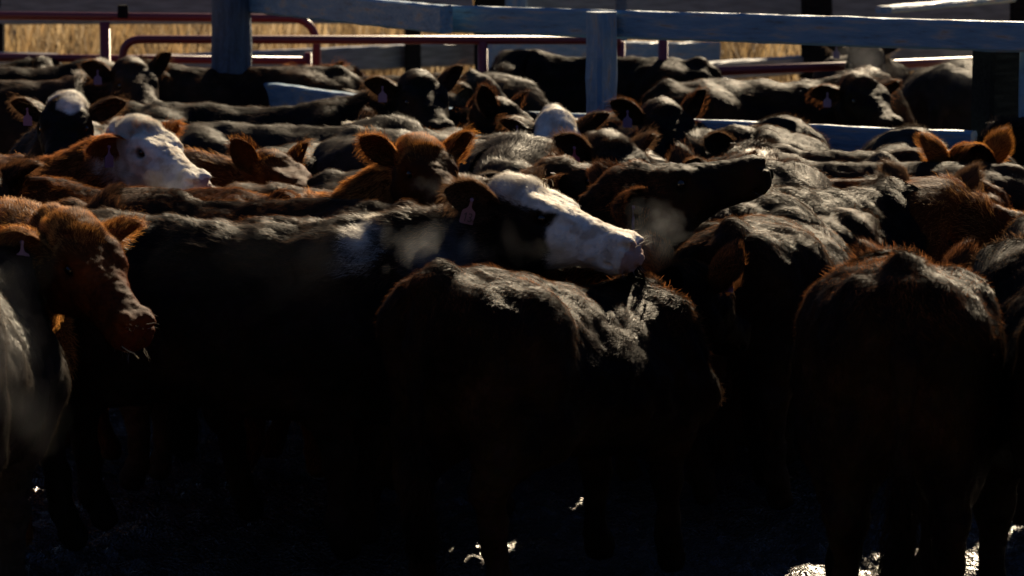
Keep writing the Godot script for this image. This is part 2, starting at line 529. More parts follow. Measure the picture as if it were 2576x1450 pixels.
class Field:
	var f := PackedFloat32Array()
	var nx := 0
	var ny := 0
	var nz := 0
	var o := Vector3.ZERO
	var c := 0.0

	func _init(a: Vector3, b: Vector3, cell: float) -> void:
		c = cell
		o = Vector3(a.x, a.y, 0)
		nx = int((b.x - a.x) / c) + 2
		ny = int((b.y - a.y) / c) + 2
		nz = int(b.z / c) + 3
		f.resize(nx * ny * nz)
		f.fill(9.0)

	func blend(n: int, d: float, k: float) -> void:
		var v := f[n]
		var h := k - absf(v - d)
		f[n] = minf(v, d) if h <= 0.0 else minf(v, d) - h * h * 0.25 / k

	func span(lo_: float, hi_: float, from: float, count: int) -> Vector2i:
		return Vector2i(clampi(int(floor((lo_ - from) / c)), 0, count), clampi(int(ceil((hi_ - from) / c)) + 1, 0, count))

	func bone(a: Vector3, b: Vector3, ra: float, rb: float, k := 0.06, zs := 1.0, cut := false) -> void:
		var r := maxf(ra, rb) + k + 2.0 * c
		var ix := span(minf(a.x, b.x) - r, maxf(a.x, b.x) + r, o.x, nx)
		var iy := span(minf(a.y, b.y) - r, maxf(a.y, b.y) + r, o.y, ny)
		var iz := span(minf(a.z, b.z) - r * zs, maxf(a.z, b.z) + r * zs, 0.0, nz)
		var az := a.z / zs
		var ab := Vector3(b.x - a.x, b.y - a.y, b.z / zs - az)
		var l2 := maxf(ab.length_squared(), 1e-9)
		for i in range(ix.x, ix.y):
			var px := o.x + i * c - a.x
			for j in range(iy.x, iy.y):
				var py := o.y + j * c - a.y
				var n := (i * ny + j) * nz
				for m in range(iz.x, iz.y):
					var pz := m * c / zs - az
					var t := clampf((px * ab.x + py * ab.y + pz * ab.z) / l2, 0.0, 1.0)
					var qx := px - ab.x * t
					var qy := py - ab.y * t
					var qz := pz - ab.z * t
					var d := sqrt(qx * qx + qy * qy + qz * qz) - lerpf(ra, rb, t)
					if cut:
						var v := f[n + m]
						var e := -d
						var h := k - absf(v - e)
						f[n + m] = maxf(v, e) if h <= 0.0 else maxf(v, e) + h * h * 0.25 / k
					else:
						var v := f[n + m]
						var h := k - absf(v - d)
						f[n + m] = minf(v, d) if h <= 0.0 else minf(v, d) - h * h * 0.25 / k

	# cross-sections along x: rows of [x, top, bottom, half width, squareness above, squareness below, narrowing towards the bottom]
	func loft(rows: Array, k := 0.05) -> void:
		var n_rows := rows.size()
		var ix := span(rows[0][0], rows[n_rows - 1][0], o.x, nx)
		for i in range(ix.x, ix.y):
			var x := o.x + i * c
			var q := 0
			while q < n_rows - 2 and x > rows[q + 1][0]:
				q += 1
			var u := clampf((x - rows[q][0]) / (rows[q + 1][0] - rows[q][0]), 0.0, 1.0)
			var g := []
			for e in 7:
				var p0: float = rows[maxi(q - 1, 0)][e]
				var p1: float = rows[q][e]
				var p2: float = rows[q + 1][e]
				var p3: float = rows[mini(q + 2, n_rows - 1)][e]
				g.append(p1 + 0.5 * u * (p2 - p0 + u * (2.0 * p0 - 5.0 * p1 + 4.0 * p2 - p3 + u * (3.0 * (p1 - p2) + p3 - p0))))
			var mid: float = (g[1] + g[2]) * 0.5
			var hh: float = maxf((g[1] - g[2]) * 0.5, 0.01)
			var w: float = maxf(g[3], 0.01)
			var pu: float = g[4]
			var pl: float = g[5]
			var nar: float = g[6]
			var sc := minf(hh, w)
			var iy := span(g[2] - k - 0.05, g[1] + k + 0.05, o.y, ny)
			var iz := span(0.0, w + k + 0.05, 0.0, nz)
			for j in range(iy.x, iy.y):
				var v := (o.y + j * c - mid) / hh
				var p := pu if v > 0.0 else pl
				var ww := w * (1.0 + nar * v)
				var av := pow(absf(v), p)
				var n := (i * ny + j) * nz
				for m in range(iz.x, iz.y):
					var d := (pow(av + pow(m * c / ww, p), 1.0 / p) - 1.0) * sc
					var fv := f[n + m]
					var h := k - absf(fv - d)
					f[n + m] = minf(fv, d) if h <= 0.0 else minf(fv, d) - h * h * 0.25 / k

	func nets() -> Array:
		# both halves: layer m of the whole grid reads |m - (nz - 1)|
		var nw := 2 * nz - 1
		var pos := PackedVector3Array()
		var tris := PackedInt32Array()
		var at := PackedInt32Array()
		at.resize(nx * ny * nw)
		at.fill(-1)
		var sy := nz
		var sx := ny * nz
		for i in nx - 1:
			for j in ny - 1:
				var n0 := i * sx + j * sy
				for m in nw - 1:
					var ka := absi(m - nz + 1)
					var kb := absi(m - nz + 2)
					var n := n0 + ka
					var e := n0 + kb
					var d0 := f[n]
					if d0 > 0.08 or d0 < -0.08:
						continue
					var d1 := f[n + sx]
					var d2 := f[n + sy]
					var d3 := f[n + sx + sy]
					var d4 := f[e]
					var d5 := f[e + sx]
					var d6 := f[e + sy]
					var d7 := f[e + sx + sy]
					var neg := int(d0 < 0.0) + int(d1 < 0.0) + int(d2 < 0.0) + int(d3 < 0.0) + int(d4 < 0.0) + int(d5 < 0.0) + int(d6 < 0.0) + int(d7 < 0.0)
					if neg == 0 or neg == 8:
						continue
					var s := Vector3.ZERO
					var cnt := 0.0
					# edges along x, y, z
					if (d0 < 0.0) != (d1 < 0.0): s += Vector3(d0 / (d0 - d1), 0, 0); cnt += 1.0
					if (d2 < 0.0) != (d3 < 0.0): s += Vector3(d2 / (d2 - d3), 1, 0); cnt += 1.0
					if (d4 < 0.0) != (d5 < 0.0): s += Vector3(d4 / (d4 - d5), 0, 1); cnt += 1.0
					if (d6 < 0.0) != (d7 < 0.0): s += Vector3(d6 / (d6 - d7), 1, 1); cnt += 1.0
					if (d0 < 0.0) != (d2 < 0.0): s += Vector3(0, d0 / (d0 - d2), 0); cnt += 1.0
					if (d1 < 0.0) != (d3 < 0.0): s += Vector3(1, d1 / (d1 - d3), 0); cnt += 1.0
					if (d4 < 0.0) != (d6 < 0.0): s += Vector3(0, d4 / (d4 - d6), 1); cnt += 1.0
					if (d5 < 0.0) != (d7 < 0.0): s += Vector3(1, d5 / (d5 - d7), 1); cnt += 1.0
					if (d0 < 0.0) != (d4 < 0.0): s += Vector3(0, 0, d0 / (d0 - d4)); cnt += 1.0
					if (d1 < 0.0) != (d5 < 0.0): s += Vector3(1, 0, d1 / (d1 - d5)); cnt += 1.0
					if (d2 < 0.0) != (d6 < 0.0): s += Vector3(0, 1, d2 / (d2 - d6)); cnt += 1.0
					if (d3 < 0.0) != (d7 < 0.0): s += Vector3(1, 1, d3 / (d3 - d7)); cnt += 1.0
					var here := (i * ny + j) * nw + m
					at[here] = pos.size()
					pos.append(Vector3(o.x + (i + s.x / cnt) * c, o.y + (j + s.y / cnt) * c, (m - nz + 1 + s.z / cnt) * c))
		var wx := ny * nw
		for i in range(1, nx - 1):
			for j in range(1, ny - 1):
				for m in range(1, nw - 1):
					var here := (i * ny + j) * nw + m
					var a := at[here]
					if a < 0:
						continue
					var k := absi(m - nz + 1)
					var n := i * sx + j * sy + k
					var in0 := f[n] < 0.0
					if in0 != (f[n + sx] < 0.0):
						quad(tris, a, at[here - nw], at[here - nw - 1], at[here - 1], in0)
					if in0 != (f[n + sy] < 0.0):
						quad(tris, a, at[here - 1], at[here - 1 - wx], at[here - wx], in0)
					if in0 != (f[i * sx + j * sy + absi(m - nz + 2)] < 0.0):
						quad(tris, a, at[here - wx], at[here - wx - nw], at[here - nw], in0)
		return [pos, tris]

	func quad(t: PackedInt32Array, a: int, b: int, c_: int, d: int, flip: bool) -> void:
		if b < 0 or c_ < 0 or d < 0:
			return
		if flip:
			t.append(a); t.append(b); t.append(c_); t.append(a); t.append(c_); t.append(d)
		else:
			t.append(a); t.append(c_); t.append(b); t.append(a); t.append(d); t.append(c_)

func body_field(cell: float) -> Field:
	var g := Field.new(Vector3(-1.0, -0.02, 0), Vector3(1.12, 1.46, 0.42), cell)
	var fat := maxf(0.0, cell - 0.02) * 0.3
	g.loft([
		[-0.82, 1.02, 0.90, 0.05, 2.0, 2.0, 0.0],
		[-0.77, 1.10, 0.78, 0.15, 1.9, 2.2, -0.05],
		[-0.68, 1.165, 0.66, 0.225, 1.8, 2.3, -0.10],
		[-0.55, 1.195, 0.58, 0.275, 1.75, 2.3, -0.12],
		[-0.40, 1.20, 0.545, 0.29, 1.75, 2.2, -0.14],
		[-0.20, 1.19, 0.52, 0.31, 1.75, 2.2, -0.16],
		[0.00, 1.184, 0.495, 0.325, 1.75, 2.2, -0.17],
		[0.18, 1.186, 0.48, 0.315, 1.75, 2.2, -0.17],
		[0.34, 1.195, 0.47, 0.28, 1.7, 2.2, -0.14],
		[0.48, 1.185, 0.48, 0.24, 1.75, 2.2, -0.08],
		[0.60, 1.12, 0.52, 0.195, 1.9, 2.2, 0.0],
		[0.70, 1.02, 0.58, 0.14, 2.0, 2.0, 0.0],
		[0.77, 0.92, 0.68, 0.05, 2.0, 2.0, 0.0]], 0.05)
	# hips, pins, thigh, ham
	g.bone(Vector3(-0.46, 1.06, 0.19), Vector3(-0.42, 1.02, 0.20), 0.075, 0.07, 0.12)
	g.bone(Vector3(-0.74, 1.06, 0.10), Vector3(-0.70, 1.0, 0.12), 0.07, 0.09, 0.10)
	g.bone(Vector3(-0.50, 0.96, 0.16), Vector3(-0.42, 0.66, 0.185), 0.17, 0.135, 0.10)
	g.bone(Vector3(-0.66, 0.96, 0.13), Vector3(-0.64, 0.62, 0.155), 0.13, 0.10, 0.10)
	g.bone(Vector3(-0.48, 0.66, 0.18), Vector3(-0.67, 0.46, 0.165), 0.11 + fat, 0.062 + fat, 0.08)
	g.bone(Vector3(-0.67, 0.46, 0.165), Vector3(-0.615, 0.13, 0.165), 0.056 + fat, 0.040 + fat, 0.04)
	g.bone(Vector3(-0.615, 0.13, 0.165), Vector3(-0.58, 0.05, 0.165), 0.044 + fat, 0.052 + fat, 0.03)
	# shoulder and foreleg
	g.bone(Vector3(0.40, 1.06, 0.13), Vector3(0.44, 0.78, 0.19), 0.11, 0.13, 0.10)
	g.bone(Vector3(0.44, 0.78, 0.18), Vector3(0.36, 0.60, 0.18), 0.13, 0.095, 0.08)
	g.bone(Vector3(0.36, 0.62, 0.18), Vector3(0.41, 0.36, 0.16), 0.088 + fat, 0.056 + fat, 0.06)
	g.bone(Vector3(0.41, 0.36, 0.16), Vector3(0.405, 0.13, 0.16), 0.050 + fat, 0.038 + fat, 0.04)
	g.bone(Vector3(0.405, 0.13, 0.16), Vector3(0.43, 0.05, 0.16), 0.042 + fat, 0.052 + fat, 0.03)
	# brisket, neck, dewlap
	g.bone(Vector3(0.60, 0.60, 0.0), Vector3(0.70, 0.74, 0.0), 0.11, 0.10, 0.10, 0.8)
	g.bone(Vector3(0.40, 1.00, 0.0), Vector3(0.72, 1.10, 0.0), 0.215, 0.185, 0.08, 0.75)
	g.bone(Vector3(0.72, 1.11, 0.0), Vector3(0.99, 1.25, 0.0), 0.175, 0.135, 0.06, 0.68)
	g.bone(Vector3(0.66, 0.86, 0.0), Vector3(0.94, 1.12, 0.0), 0.10, 0.07, 0.08, 0.5)
	# tail
	g.bone(Vector3(-0.70, 1.15, 0.0), Vector3(-0.80, 1.10, 0.0), 0.055, 0.042 + fat, 0.05)
	g.bone(Vector3(-0.80, 1.10, 0.0), Vector3(-0.865, 0.90, 0.0), 0.036 + fat, 0.032 + fat, 0.03)
	g.bone(Vector3(-0.865, 0.90, 0.0), Vector3(-0.85, 0.56, 0.0), 0.032 + fat, 0.027 + fat, 0.02)
	g.bone(Vector3(-0.85, 0.56, 0.0), Vector3(-0.83, 0.30, 0.0), 0.034 + fat, 0.045 + fat, 0.02)
	return g

func head_field(cell: float) -> Field:
	var g := Field.new(Vector3(-0.16, -0.24, 0), Vector3(0.56, 0.19, 0.19), cell)
	g.loft([
		[-0.10, 0.04, -0.08, 0.045, 2.0, 2.0, 0.0],
		[-0.06, 0.072, -0.11, 0.085, 2.2, 2.0, 0.1],
		[0.00, 0.092, -0.135, 0.105, 2.4, 2.0, 0.14],
		[0.07, 0.100, -0.165, 0.116, 2.6, 2.1, 0.16],
		[0.14, 0.092, -0.168, 0.116, 2.6, 2.2, 0.16],
		[0.21, 0.080, -0.145, 0.098, 2.6, 2.2, 0.14],
		[0.29, 0.064, -0.116, 0.079, 2.4, 2.2, 0.05],
		[0.37, 0.052, -0.106, 0.072, 2.4, 2.4, -0.02],
		[0.43, 0.045, -0.106, 0.077, 2.5, 2.5, -0.02],
		[0.472, 0.034, -0.098, 0.075, 2.5, 2.5, 0.0],
		[0.503, 0.008, -0.080, 0.055, 2.3, 2.3, 0.0],
		[0.516, -0.015, -0.055, 0.02, 2.0, 2.0, 0.0]], 0.03)
	g.bone(Vector3(-0.02, 0.085, 0.0), Vector3(0.05, 0.095, 0.0), 0.038, 0.03, 0.07, 1.6)     # poll
	g.bone(Vector3(0.125, 0.060, 0.086), Vector3(0.185, 0.052, 0.080), 0.030, 0.026, 0.04)    # brow
	g.bone(Vector3(0.12, -0.01, 0.092), Vector3(0.24, -0.03, 0.072), 0.034, 0.022, 0.05)      # cheek bone
	g.bone(Vector3(0.05, -0.10, 0.075), Vector3(0.13, -0.12, 0.065), 0.05, 0.045, 0.06)       # jaw angle
	g.bone(Vector3(0.475, 0.012, 0.042), Vector3(0.44, 0.018, 0.052), 0.026, 0.02, 0.03)      # nostril wing
	g.bone(Vector3(0.140, 0.044, 0.104), Vector3(0.198, 0.038, 0.094), 0.011, 0.009, 0.008)    # upper lid
	g.bone(Vector3(0.165, 0.026, 0.112), Vector3(0.18, 0.026, 0.110), 0.017, 0.015, 0.02, 1.0, true)  # eye socket
	g.bone(Vector3(0.510, 0.000, 0.042), Vector3(0.472, 0.008, 0.070), 0.015, 0.009, 0.014, 1.0, true)
	g.bone(Vector3(0.53, -0.066, 0.0), Vector3(0.40, -0.070, 0.084), 0.007, 0.006, 0.014, 1.0, true)  # mouth
	g.bone(Vector3(-0.10, -0.02, 0.0), Vector3(-0.02, -0.02, 0.0), 0.10, 0.11, 0.06, 0.8)
	return g

# ear: a cupped leaf of skin in the head's axes, for the side s (the sign of z)
func ear_shape(s: float, nu: int, nv: int) -> Array:
	var a := Vector3(-0.22, 0.05, s).normalized()
	var n := Vector3(1.0, -0.22, s * 0.25)
	n = (n - a * n.dot(a)).normalized()
	var b := a.cross(n).normalized()
	var root := Vector3(-0.012, 0.03, s * 0.088)
	var pos := PackedVector3Array()
	var out := PackedVector3Array()
	for side in 2:
		for i in nu + 1:
			var u := float(i) / nu
			var w := 0.066 * pow(sin(PI * clampf(0.10 + u * 0.88, 0.0, 1.0)), 0.75)
			var cup := lerpf(1.5, 0.35, pow(u, 0.7))
			for j in nv + 1:
				var v := 2.0 * j / nv - 1.0
				var p := root + a * (0.195 * u) + b * (w * v * (1.0 - 0.25 * cup * absf(v) * (1.0 - u)))
				p += n * (w * cup * v * v - 0.03 * sin(u * PI))
				var thick := 0.006 * (1.0 - v * v * 0.6)
				p += n * (thick * (1.0 if side == 0 else -1.0))
				pos.append(p)
				out.append((b * v * (0.4 + w * 9.0) + a * (0.25 + u * u) - n * 0.3).normalized())
	var tris := PackedInt32Array()
	var row := nv + 1
	var back := (nu + 1) * row
	for i in nu:
		for j in nv:
			var q := i * row + j
			var f := [q, q + 1, q + row, q + 1, q + row + 1, q + row]
			for k in 6:
				tris.append(f[k])
			for k in [0, 2, 1, 3, 5, 4]:
				tris.append(back + f[k])
	# close the rim
	var rim := []
	for i in nu + 1:
		rim.append(i * row)
	for j in range(1, nv + 1):
		rim.append(nu * row + j)
	for i in range(nu - 1, -1, -1):
		rim.append(i * row + nv)
	for q in rim.size() - 1:
		var e: int = rim[q]
		var f: int = rim[q + 1]
		for k in [e, f, back + e, f, back + f, back + e]:
			tris.append(k)
	if (a.cross(b)).dot(n) < 0.0:
		pass
	return [pos, tris, out, root, a, n]

func volume(pos: PackedVector3Array, tris: PackedInt32Array) -> float:
	var v := 0.0
	for i in range(0, tris.size(), 3):
		v += pos[tris[i]].dot(pos[tris[i + 1]].cross(pos[tris[i + 2]]))
	return v

func join(m: Dictionary, pos: PackedVector3Array, tris: PackedInt32Array, region: int) -> void:
	var first: int = m.pos.size()
	var outward := volume(pos, tris) > 0.0   # front faces run clockwise
	m.pos.append_array(pos)
	for i in range(0, tris.size(), 3):
		m.tris.append(first + tris[i])
		m.tris.append(first + tris[i + (2 if outward else 1)])
		m.tris.append(first + tris[i + (1 if outward else 2)])
	var r := PackedByteArray()
	r.resize(pos.size())
	r.fill(region)
	m.region.append_array(r)

func normals(pos: PackedVector3Array, tris: PackedInt32Array) -> PackedVector3Array:
	var n := PackedVector3Array()
	n.resize(pos.size())
	for i in range(0, tris.size(), 3):
		var a := tris[i]
		var b := tris[i + 1]
		var c := tris[i + 2]
		var pa := pos[a]
		var d := (pos[c] - pa).cross(pos[b] - pa)
		n[a] += d
		n[b] += d
		n[c] += d
	for i in n.size():
		n[i] = n[i].normalized()
	return n

# regions: 0 body, 1 neck, 2 head, 3 and 4 ears
func cattle_shape(cell: float, head_cell: float, ear_n: int, roots: int) -> Dictionary:
	var m := {"pos": PackedVector3Array(), "tris": PackedInt32Array(), "region": PackedByteArray()}
	var b := body_field(cell).nets()
	join(m, b[0], b[1], 0)
	var h := head_field(head_cell).nets()
	join(m, h[0], h[1], 2)
	m.ears = []
	var flow := PackedVector3Array()
	var t := PackedFloat32Array()
	var length := PackedFloat32Array()
	for s in [-1.0, 1.0]:
		var e := ear_shape(s, ear_n, ear_n)
		m.ears.append(e)
		join(m, e[0], e[1], 3 if s < 0.0 else 4)
	var count: int = m.pos.size()
	m.normal = normals(m.pos, m.tris)
	flow.resize(count)
	t.resize(count)
	length.resize(count)
	var axis := (N1 - N0).normalized()
	var reach := N0.distance_to(N1)
	var first_ear: int = count - 2 * m.ears[0][0].size()
	for i in count:
		var p: Vector3 = m.pos[i]
		var r: int = m.region[i]
		if r == 0:
			var along_ := (p - N0).dot(axis)
			var below := (p - N0 - axis * along_).y
			var k := along_ / reach * smoothstep(-0.42, -0.16, below)
			if k > 0.0 and p.x > 0.4:
				m.region[i] = 1
				t[i] = k
			var legs := smoothstep(0.62, 0.45, p.y)
			flow[i] = Vector3(-1.0, -0.25 - 0.5 * smoothstep(0.0, 0.3, absf(p.z)), p.z * 0.5).lerp(Vector3(-0.15, -1.0, 0), legs)
			if p.x < -0.66:
				flow[i] = flow[i].lerp(Vector3(-0.1, -1, p.z), smoothstep(-0.66, -0.78, p.x))
			length[i] = lerpf(0.018, 0.013, legs)
			if p.x < -0.8 and p.y < 0.6:
				length[i] = 0.06
			if m.region[i] == 1:
				flow[i] = Vector3(-0.9, -0.55, p.z * 1.2)
				length[i] = lerpf(0.026, 0.036, smoothstep(0.0, 0.12, below) * (1.0 - smoothstep(0.0, 0.1, absf(p.z))))
		elif r == 2:
			flow[i] = Vector3(-1.0, 0.0, p.z * 3.0)
			length[i] = lerpf(0.017, 0.0075, smoothstep(0.02, 0.22, p.x))
			if p.y < -0.09:
				length[i] = 0.020
			if p.x > 0.46:
				length[i] = 0.006
		else:
			var q: int = (i - first_ear) % m.ears[0][0].size()
			flow[i] = m.ears[0 if r == 3 else 1][2][q]
			length[i] = 0.016 + 0.008 * absf(2.0 * (q % (ear_n + 1)) / ear_n - 1.0)
	m.flow = flow
	m.t = t
	m.length = length
	# where hair grows: triangles drawn by area and by how much of the coat shows there
	var cum := PackedFloat32Array()
	var total := 0.0
	var tris: PackedInt32Array = m.tris
	var mp: PackedVector3Array = m.pos
	for i in range(0, tris.size(), 3):
		var pa := mp[tris[i]]
		var area := (mp[tris[i + 1]] - pa).cross(mp[tris[i + 2]] - pa).length()
		var r: int = m.region[tris[i]]
		var w := 1.0
		if r == 0:
			w = 0.35 + 0.75 * smoothstep(0.75, 1.1, pa.y)
			if pa.y < 0.5:
				w = 0.5
		elif r == 1:
			w = 1.0 + 0.5 * smoothstep(1.05, 1.3, pa.y)
		elif r == 2:
			w = 2.6 if pa.x < 0.46 else 0.6
		else:
			w = 3.0
		total += area * w
		cum.append(total)
	var tri := PackedInt32Array()
	var bary := PackedVector2Array()
	for i in roots:
		var lo_ := cum.bsearch(total * (i + rng.randf()) / roots)
		tri.append(mini(lo_, cum.size() - 1) * 3)
		var u := rng.randf()
		var v := rng.randf()
		if u + v > 1.0:
			u = 1.0 - u
			v = 1.0 - v
		bary.append(Vector2(u, v))
	m.tri = tri
	m.bary = bary
	return m

func hair_tuft(blades: int, spread: float, width: float, curl: float, lift0: float, lift1: float) -> ArrayMesh:
	# hairs lie along x and stand up along y; one unit is the hair's length
	var st := SurfaceTool.new()
	st.begin(Mesh.PRIMITIVE_TRIANGLES)
	for b in blades:
		var root := Vector3(rng.randf_range(-spread, spread), -0.04, rng.randf_range(-spread, spread))
		var az := rng.randf_range(-0.55, 0.55)
		var lift := rng.randf_range(lift0, lift1)
		var l := rng.randf_range(0.7, 1.25)
		var turn := rng.randf_range(-curl, curl)
		var p := [root]
		var d := Vector3(cos(lift) * cos(az), sin(lift), cos(lift) * sin(az))
		for k in 3:
			p.append(p[k] + d * (l / 3.0))
			d = d.rotated(Vector3(0, 1, 0), turn).rotated(Vector3(0, 0, 1), -0.18 - absf(turn) * 0.5).normalized()
		var side: Vector3 = d.cross(Vector3.UP).normalized()
		side = (side + Vector3.UP * rng.randf_range(-0.5, 0.5)).normalized()
		for k in 3:
			var w0 := width * (1.0 - 0.28 * k)
			var w1 := width * (1.0 - 0.28 * (k + 1)) if k < 2 else 0.0
			var n := (Vector3.UP * 0.9 + side * 0.35 + Vector3(-sin(lift), cos(lift), 0) * 0.4).normalized()
			var a: Vector3 = p[k] - side * w0
			var bb: Vector3 = p[k] + side * w0
			var c: Vector3 = p[k + 1] - side * w1
			var e: Vector3 = p[k + 1] + side * w1
			for v in ([a, c, bb, bb, c, e] if k < 2 else [a, c, bb]):
				st.set_color(Color.WHITE)
				st.set_normal(n)
				st.add_vertex(v)
	return st.commit()

func make_cattle_shapes() -> void:
	hi = cattle_shape(0.0165, 0.0075, 10, 38000)
	lo = cattle_shape(0.03, 0.013, 7, 11000)
	tuft = hair_tuft(30, 1.35, 0.024, 0.10, 0.08, 0.42)
	fine_tuft = hair_tuft(12, 0.7, 0.034, 0.12, 0.10, 0.55)
	guard = hair_tuft(13, 1.7, 0.011, 0.16, 0.2, 0.8)
	shag = hair_tuft(9, 0.5, 0.020, 0.55, 0.25, 0.95)

const COATS := {  # last colour of each coat: rim light painted into the hair ends
	"black": [Color(0.011, 0.008, 0.006), Color(0.028, 0.017, 0.010), Color(0.018, 0.014, 0.011), Color(0.26, 0.14, 0.07)],
	"rusty": [Color(0.010, 0.007, 0.005), Color(0.034, 0.017, 0.009), Color(0.018, 0.012, 0.008), Color(0.42, 0.16, 0.055)],
	"brown": [Color(0.022, 0.013, 0.008), Color(0.060, 0.032, 0.017), Color(0.034, 0.023, 0.015), Color(0.42, 0.18, 0.07)],
	"grey": [Color(0.030, 0.024, 0.019), Color(0.058, 0.044, 0.033), Color(0.024, 0.019, 0.015), Color(0.22, 0.165, 0.12)],
	"red": [Color(0.075, 0.021, 0.005), Color(0.12, 0.034, 0.008), Color(0.05, 0.014, 0.004), Color(0.95, 0.40, 0.09)],
	"chestnut": [Color(0.055, 0.016, 0.006), Color(0.10, 0.028, 0.008), Color(0.035, 0.012, 0.006), Color(0.85, 0.32, 0.08)],
	"tan": [Color(0.085, 0.022, 0.006), Color(0.13, 0.036, 0.009), Color(0.05, 0.015, 0.005), Color(0.92, 0.42, 0.11)],
}
const WHITE := Color(0.74, 0.70, 0.62)

func coat_color(r: int, p: Vector3, coat: Array, face: String, seed_: float) -> Color:
	var a := noise.get_noise_3d(p.x * 3.0 + seed_, p.y * 3.0, p.z * 3.0)
	var b := noise.get_noise_3d(p.x * 9.0, p.y * 9.0 + seed_, p.z * 9.0)
	var c: Color = (coat[0] as Color).lerp(coat[1], clampf(a * 1.6 + 0.25, 0, 1)).lerp(coat[2], clampf(b * 1.4 + 0.1, 0, 1))
	if r == 2:
		var white := 0.0
		var edge := b * 0.03
		match face:
			"white":
				white = 1.0
			"baldy":   # white blaze down the forehead and the whole nose
				white = smoothstep(0.2, 0.225, p.x + edge) if p.y < 0.06 else 1.0
				white = maxf(white, smoothstep(0.074, 0.088, p.y + edge + 0.18 * maxf(0.0, p.x - 0.08)))
				if p.x < -0.06:
					white = 0.0
			"star":
				white = smoothstep(0.075, 0.055, Vector2(p.x - 0.08, (p.z + 0.035) * 1.1).length() + edge) * float(p.y > 0.02)
				white = maxf(white, smoothstep(0.035, 0.015, p.x + absf(p.z) * 0.1 + edge) * float(p.y > 0.04))
				white = maxf(white, smoothstep(0.37, 0.4, p.x + edge) * float(p.y < 0.0) * 0.8)
			"poll":
				white = smoothstep(0.17, 0.14, p.x + edge) * smoothstep(0.02, 0.05, p.y)
			"forehead":
				white = smoothstep(0.03, 0.06, p.y + edge) * smoothstep(0.3, 0.25, p.x)
		var dirt := smoothstep(0.02, 0.35, noise.get_noise_3d(p.x * 12.0 + seed_, p.y * 12.0 + 5.0, p.z * 12.0)) * 0.55
		c = c.lerp((WHITE * (0.90 + 0.3 * b)).lerp(Color(0.36, 0.26, 0.17), dirt), white)
		if p.x > 0.488 + p.y * 0.2:
			c = Color(0.34, 0.23, 0.20) if face == "white" or face == "baldy" else c * 0.7
		var eye := Vector3(p.x - 0.168, p.y - 0.03, absf(p.z) - 0.105).length()
		if eye < 0.034 and face == "white":
			c = c.lerp(Color(0.10, 0.05, 0.03), smoothstep(0.034, 0.022, eye) * 0.8)
	elif r == 1 and face == "white":
		c = c.lerp(WHITE, smoothstep(1.14, 1.22, p.y + b * 0.1) * 0.9 * smoothstep(0.78, 0.86, p.x))
	elif face == "baldy" and r < 2:
		# a white flash behind the shoulder of this animal
		var q := absf(p.x - 0.475 + (1.14 - p.y) * 0.15 + a * 0.06) + b * 0.05
		c = c.lerp(WHITE, smoothstep(0.045, 0.02, q) * smoothstep(1.06, 1.12, p.y + b * 0.10) * smoothstep(-0.12, -0.05, p.z))
	elif r >= 3 and face == "white":
		c = Color(0.2, 0.062, 0.018).lerp(c, 0.3)
	return c

func aim(yaw: float, pitch: float, roll := 0.0) -> Basis:
	return Basis(Vector3.UP, deg_to_rad(yaw)) * Basis(Vector3.BACK, deg_to_rad(pitch)) * Basis(Vector3.RIGHT, deg_to_rad(roll))

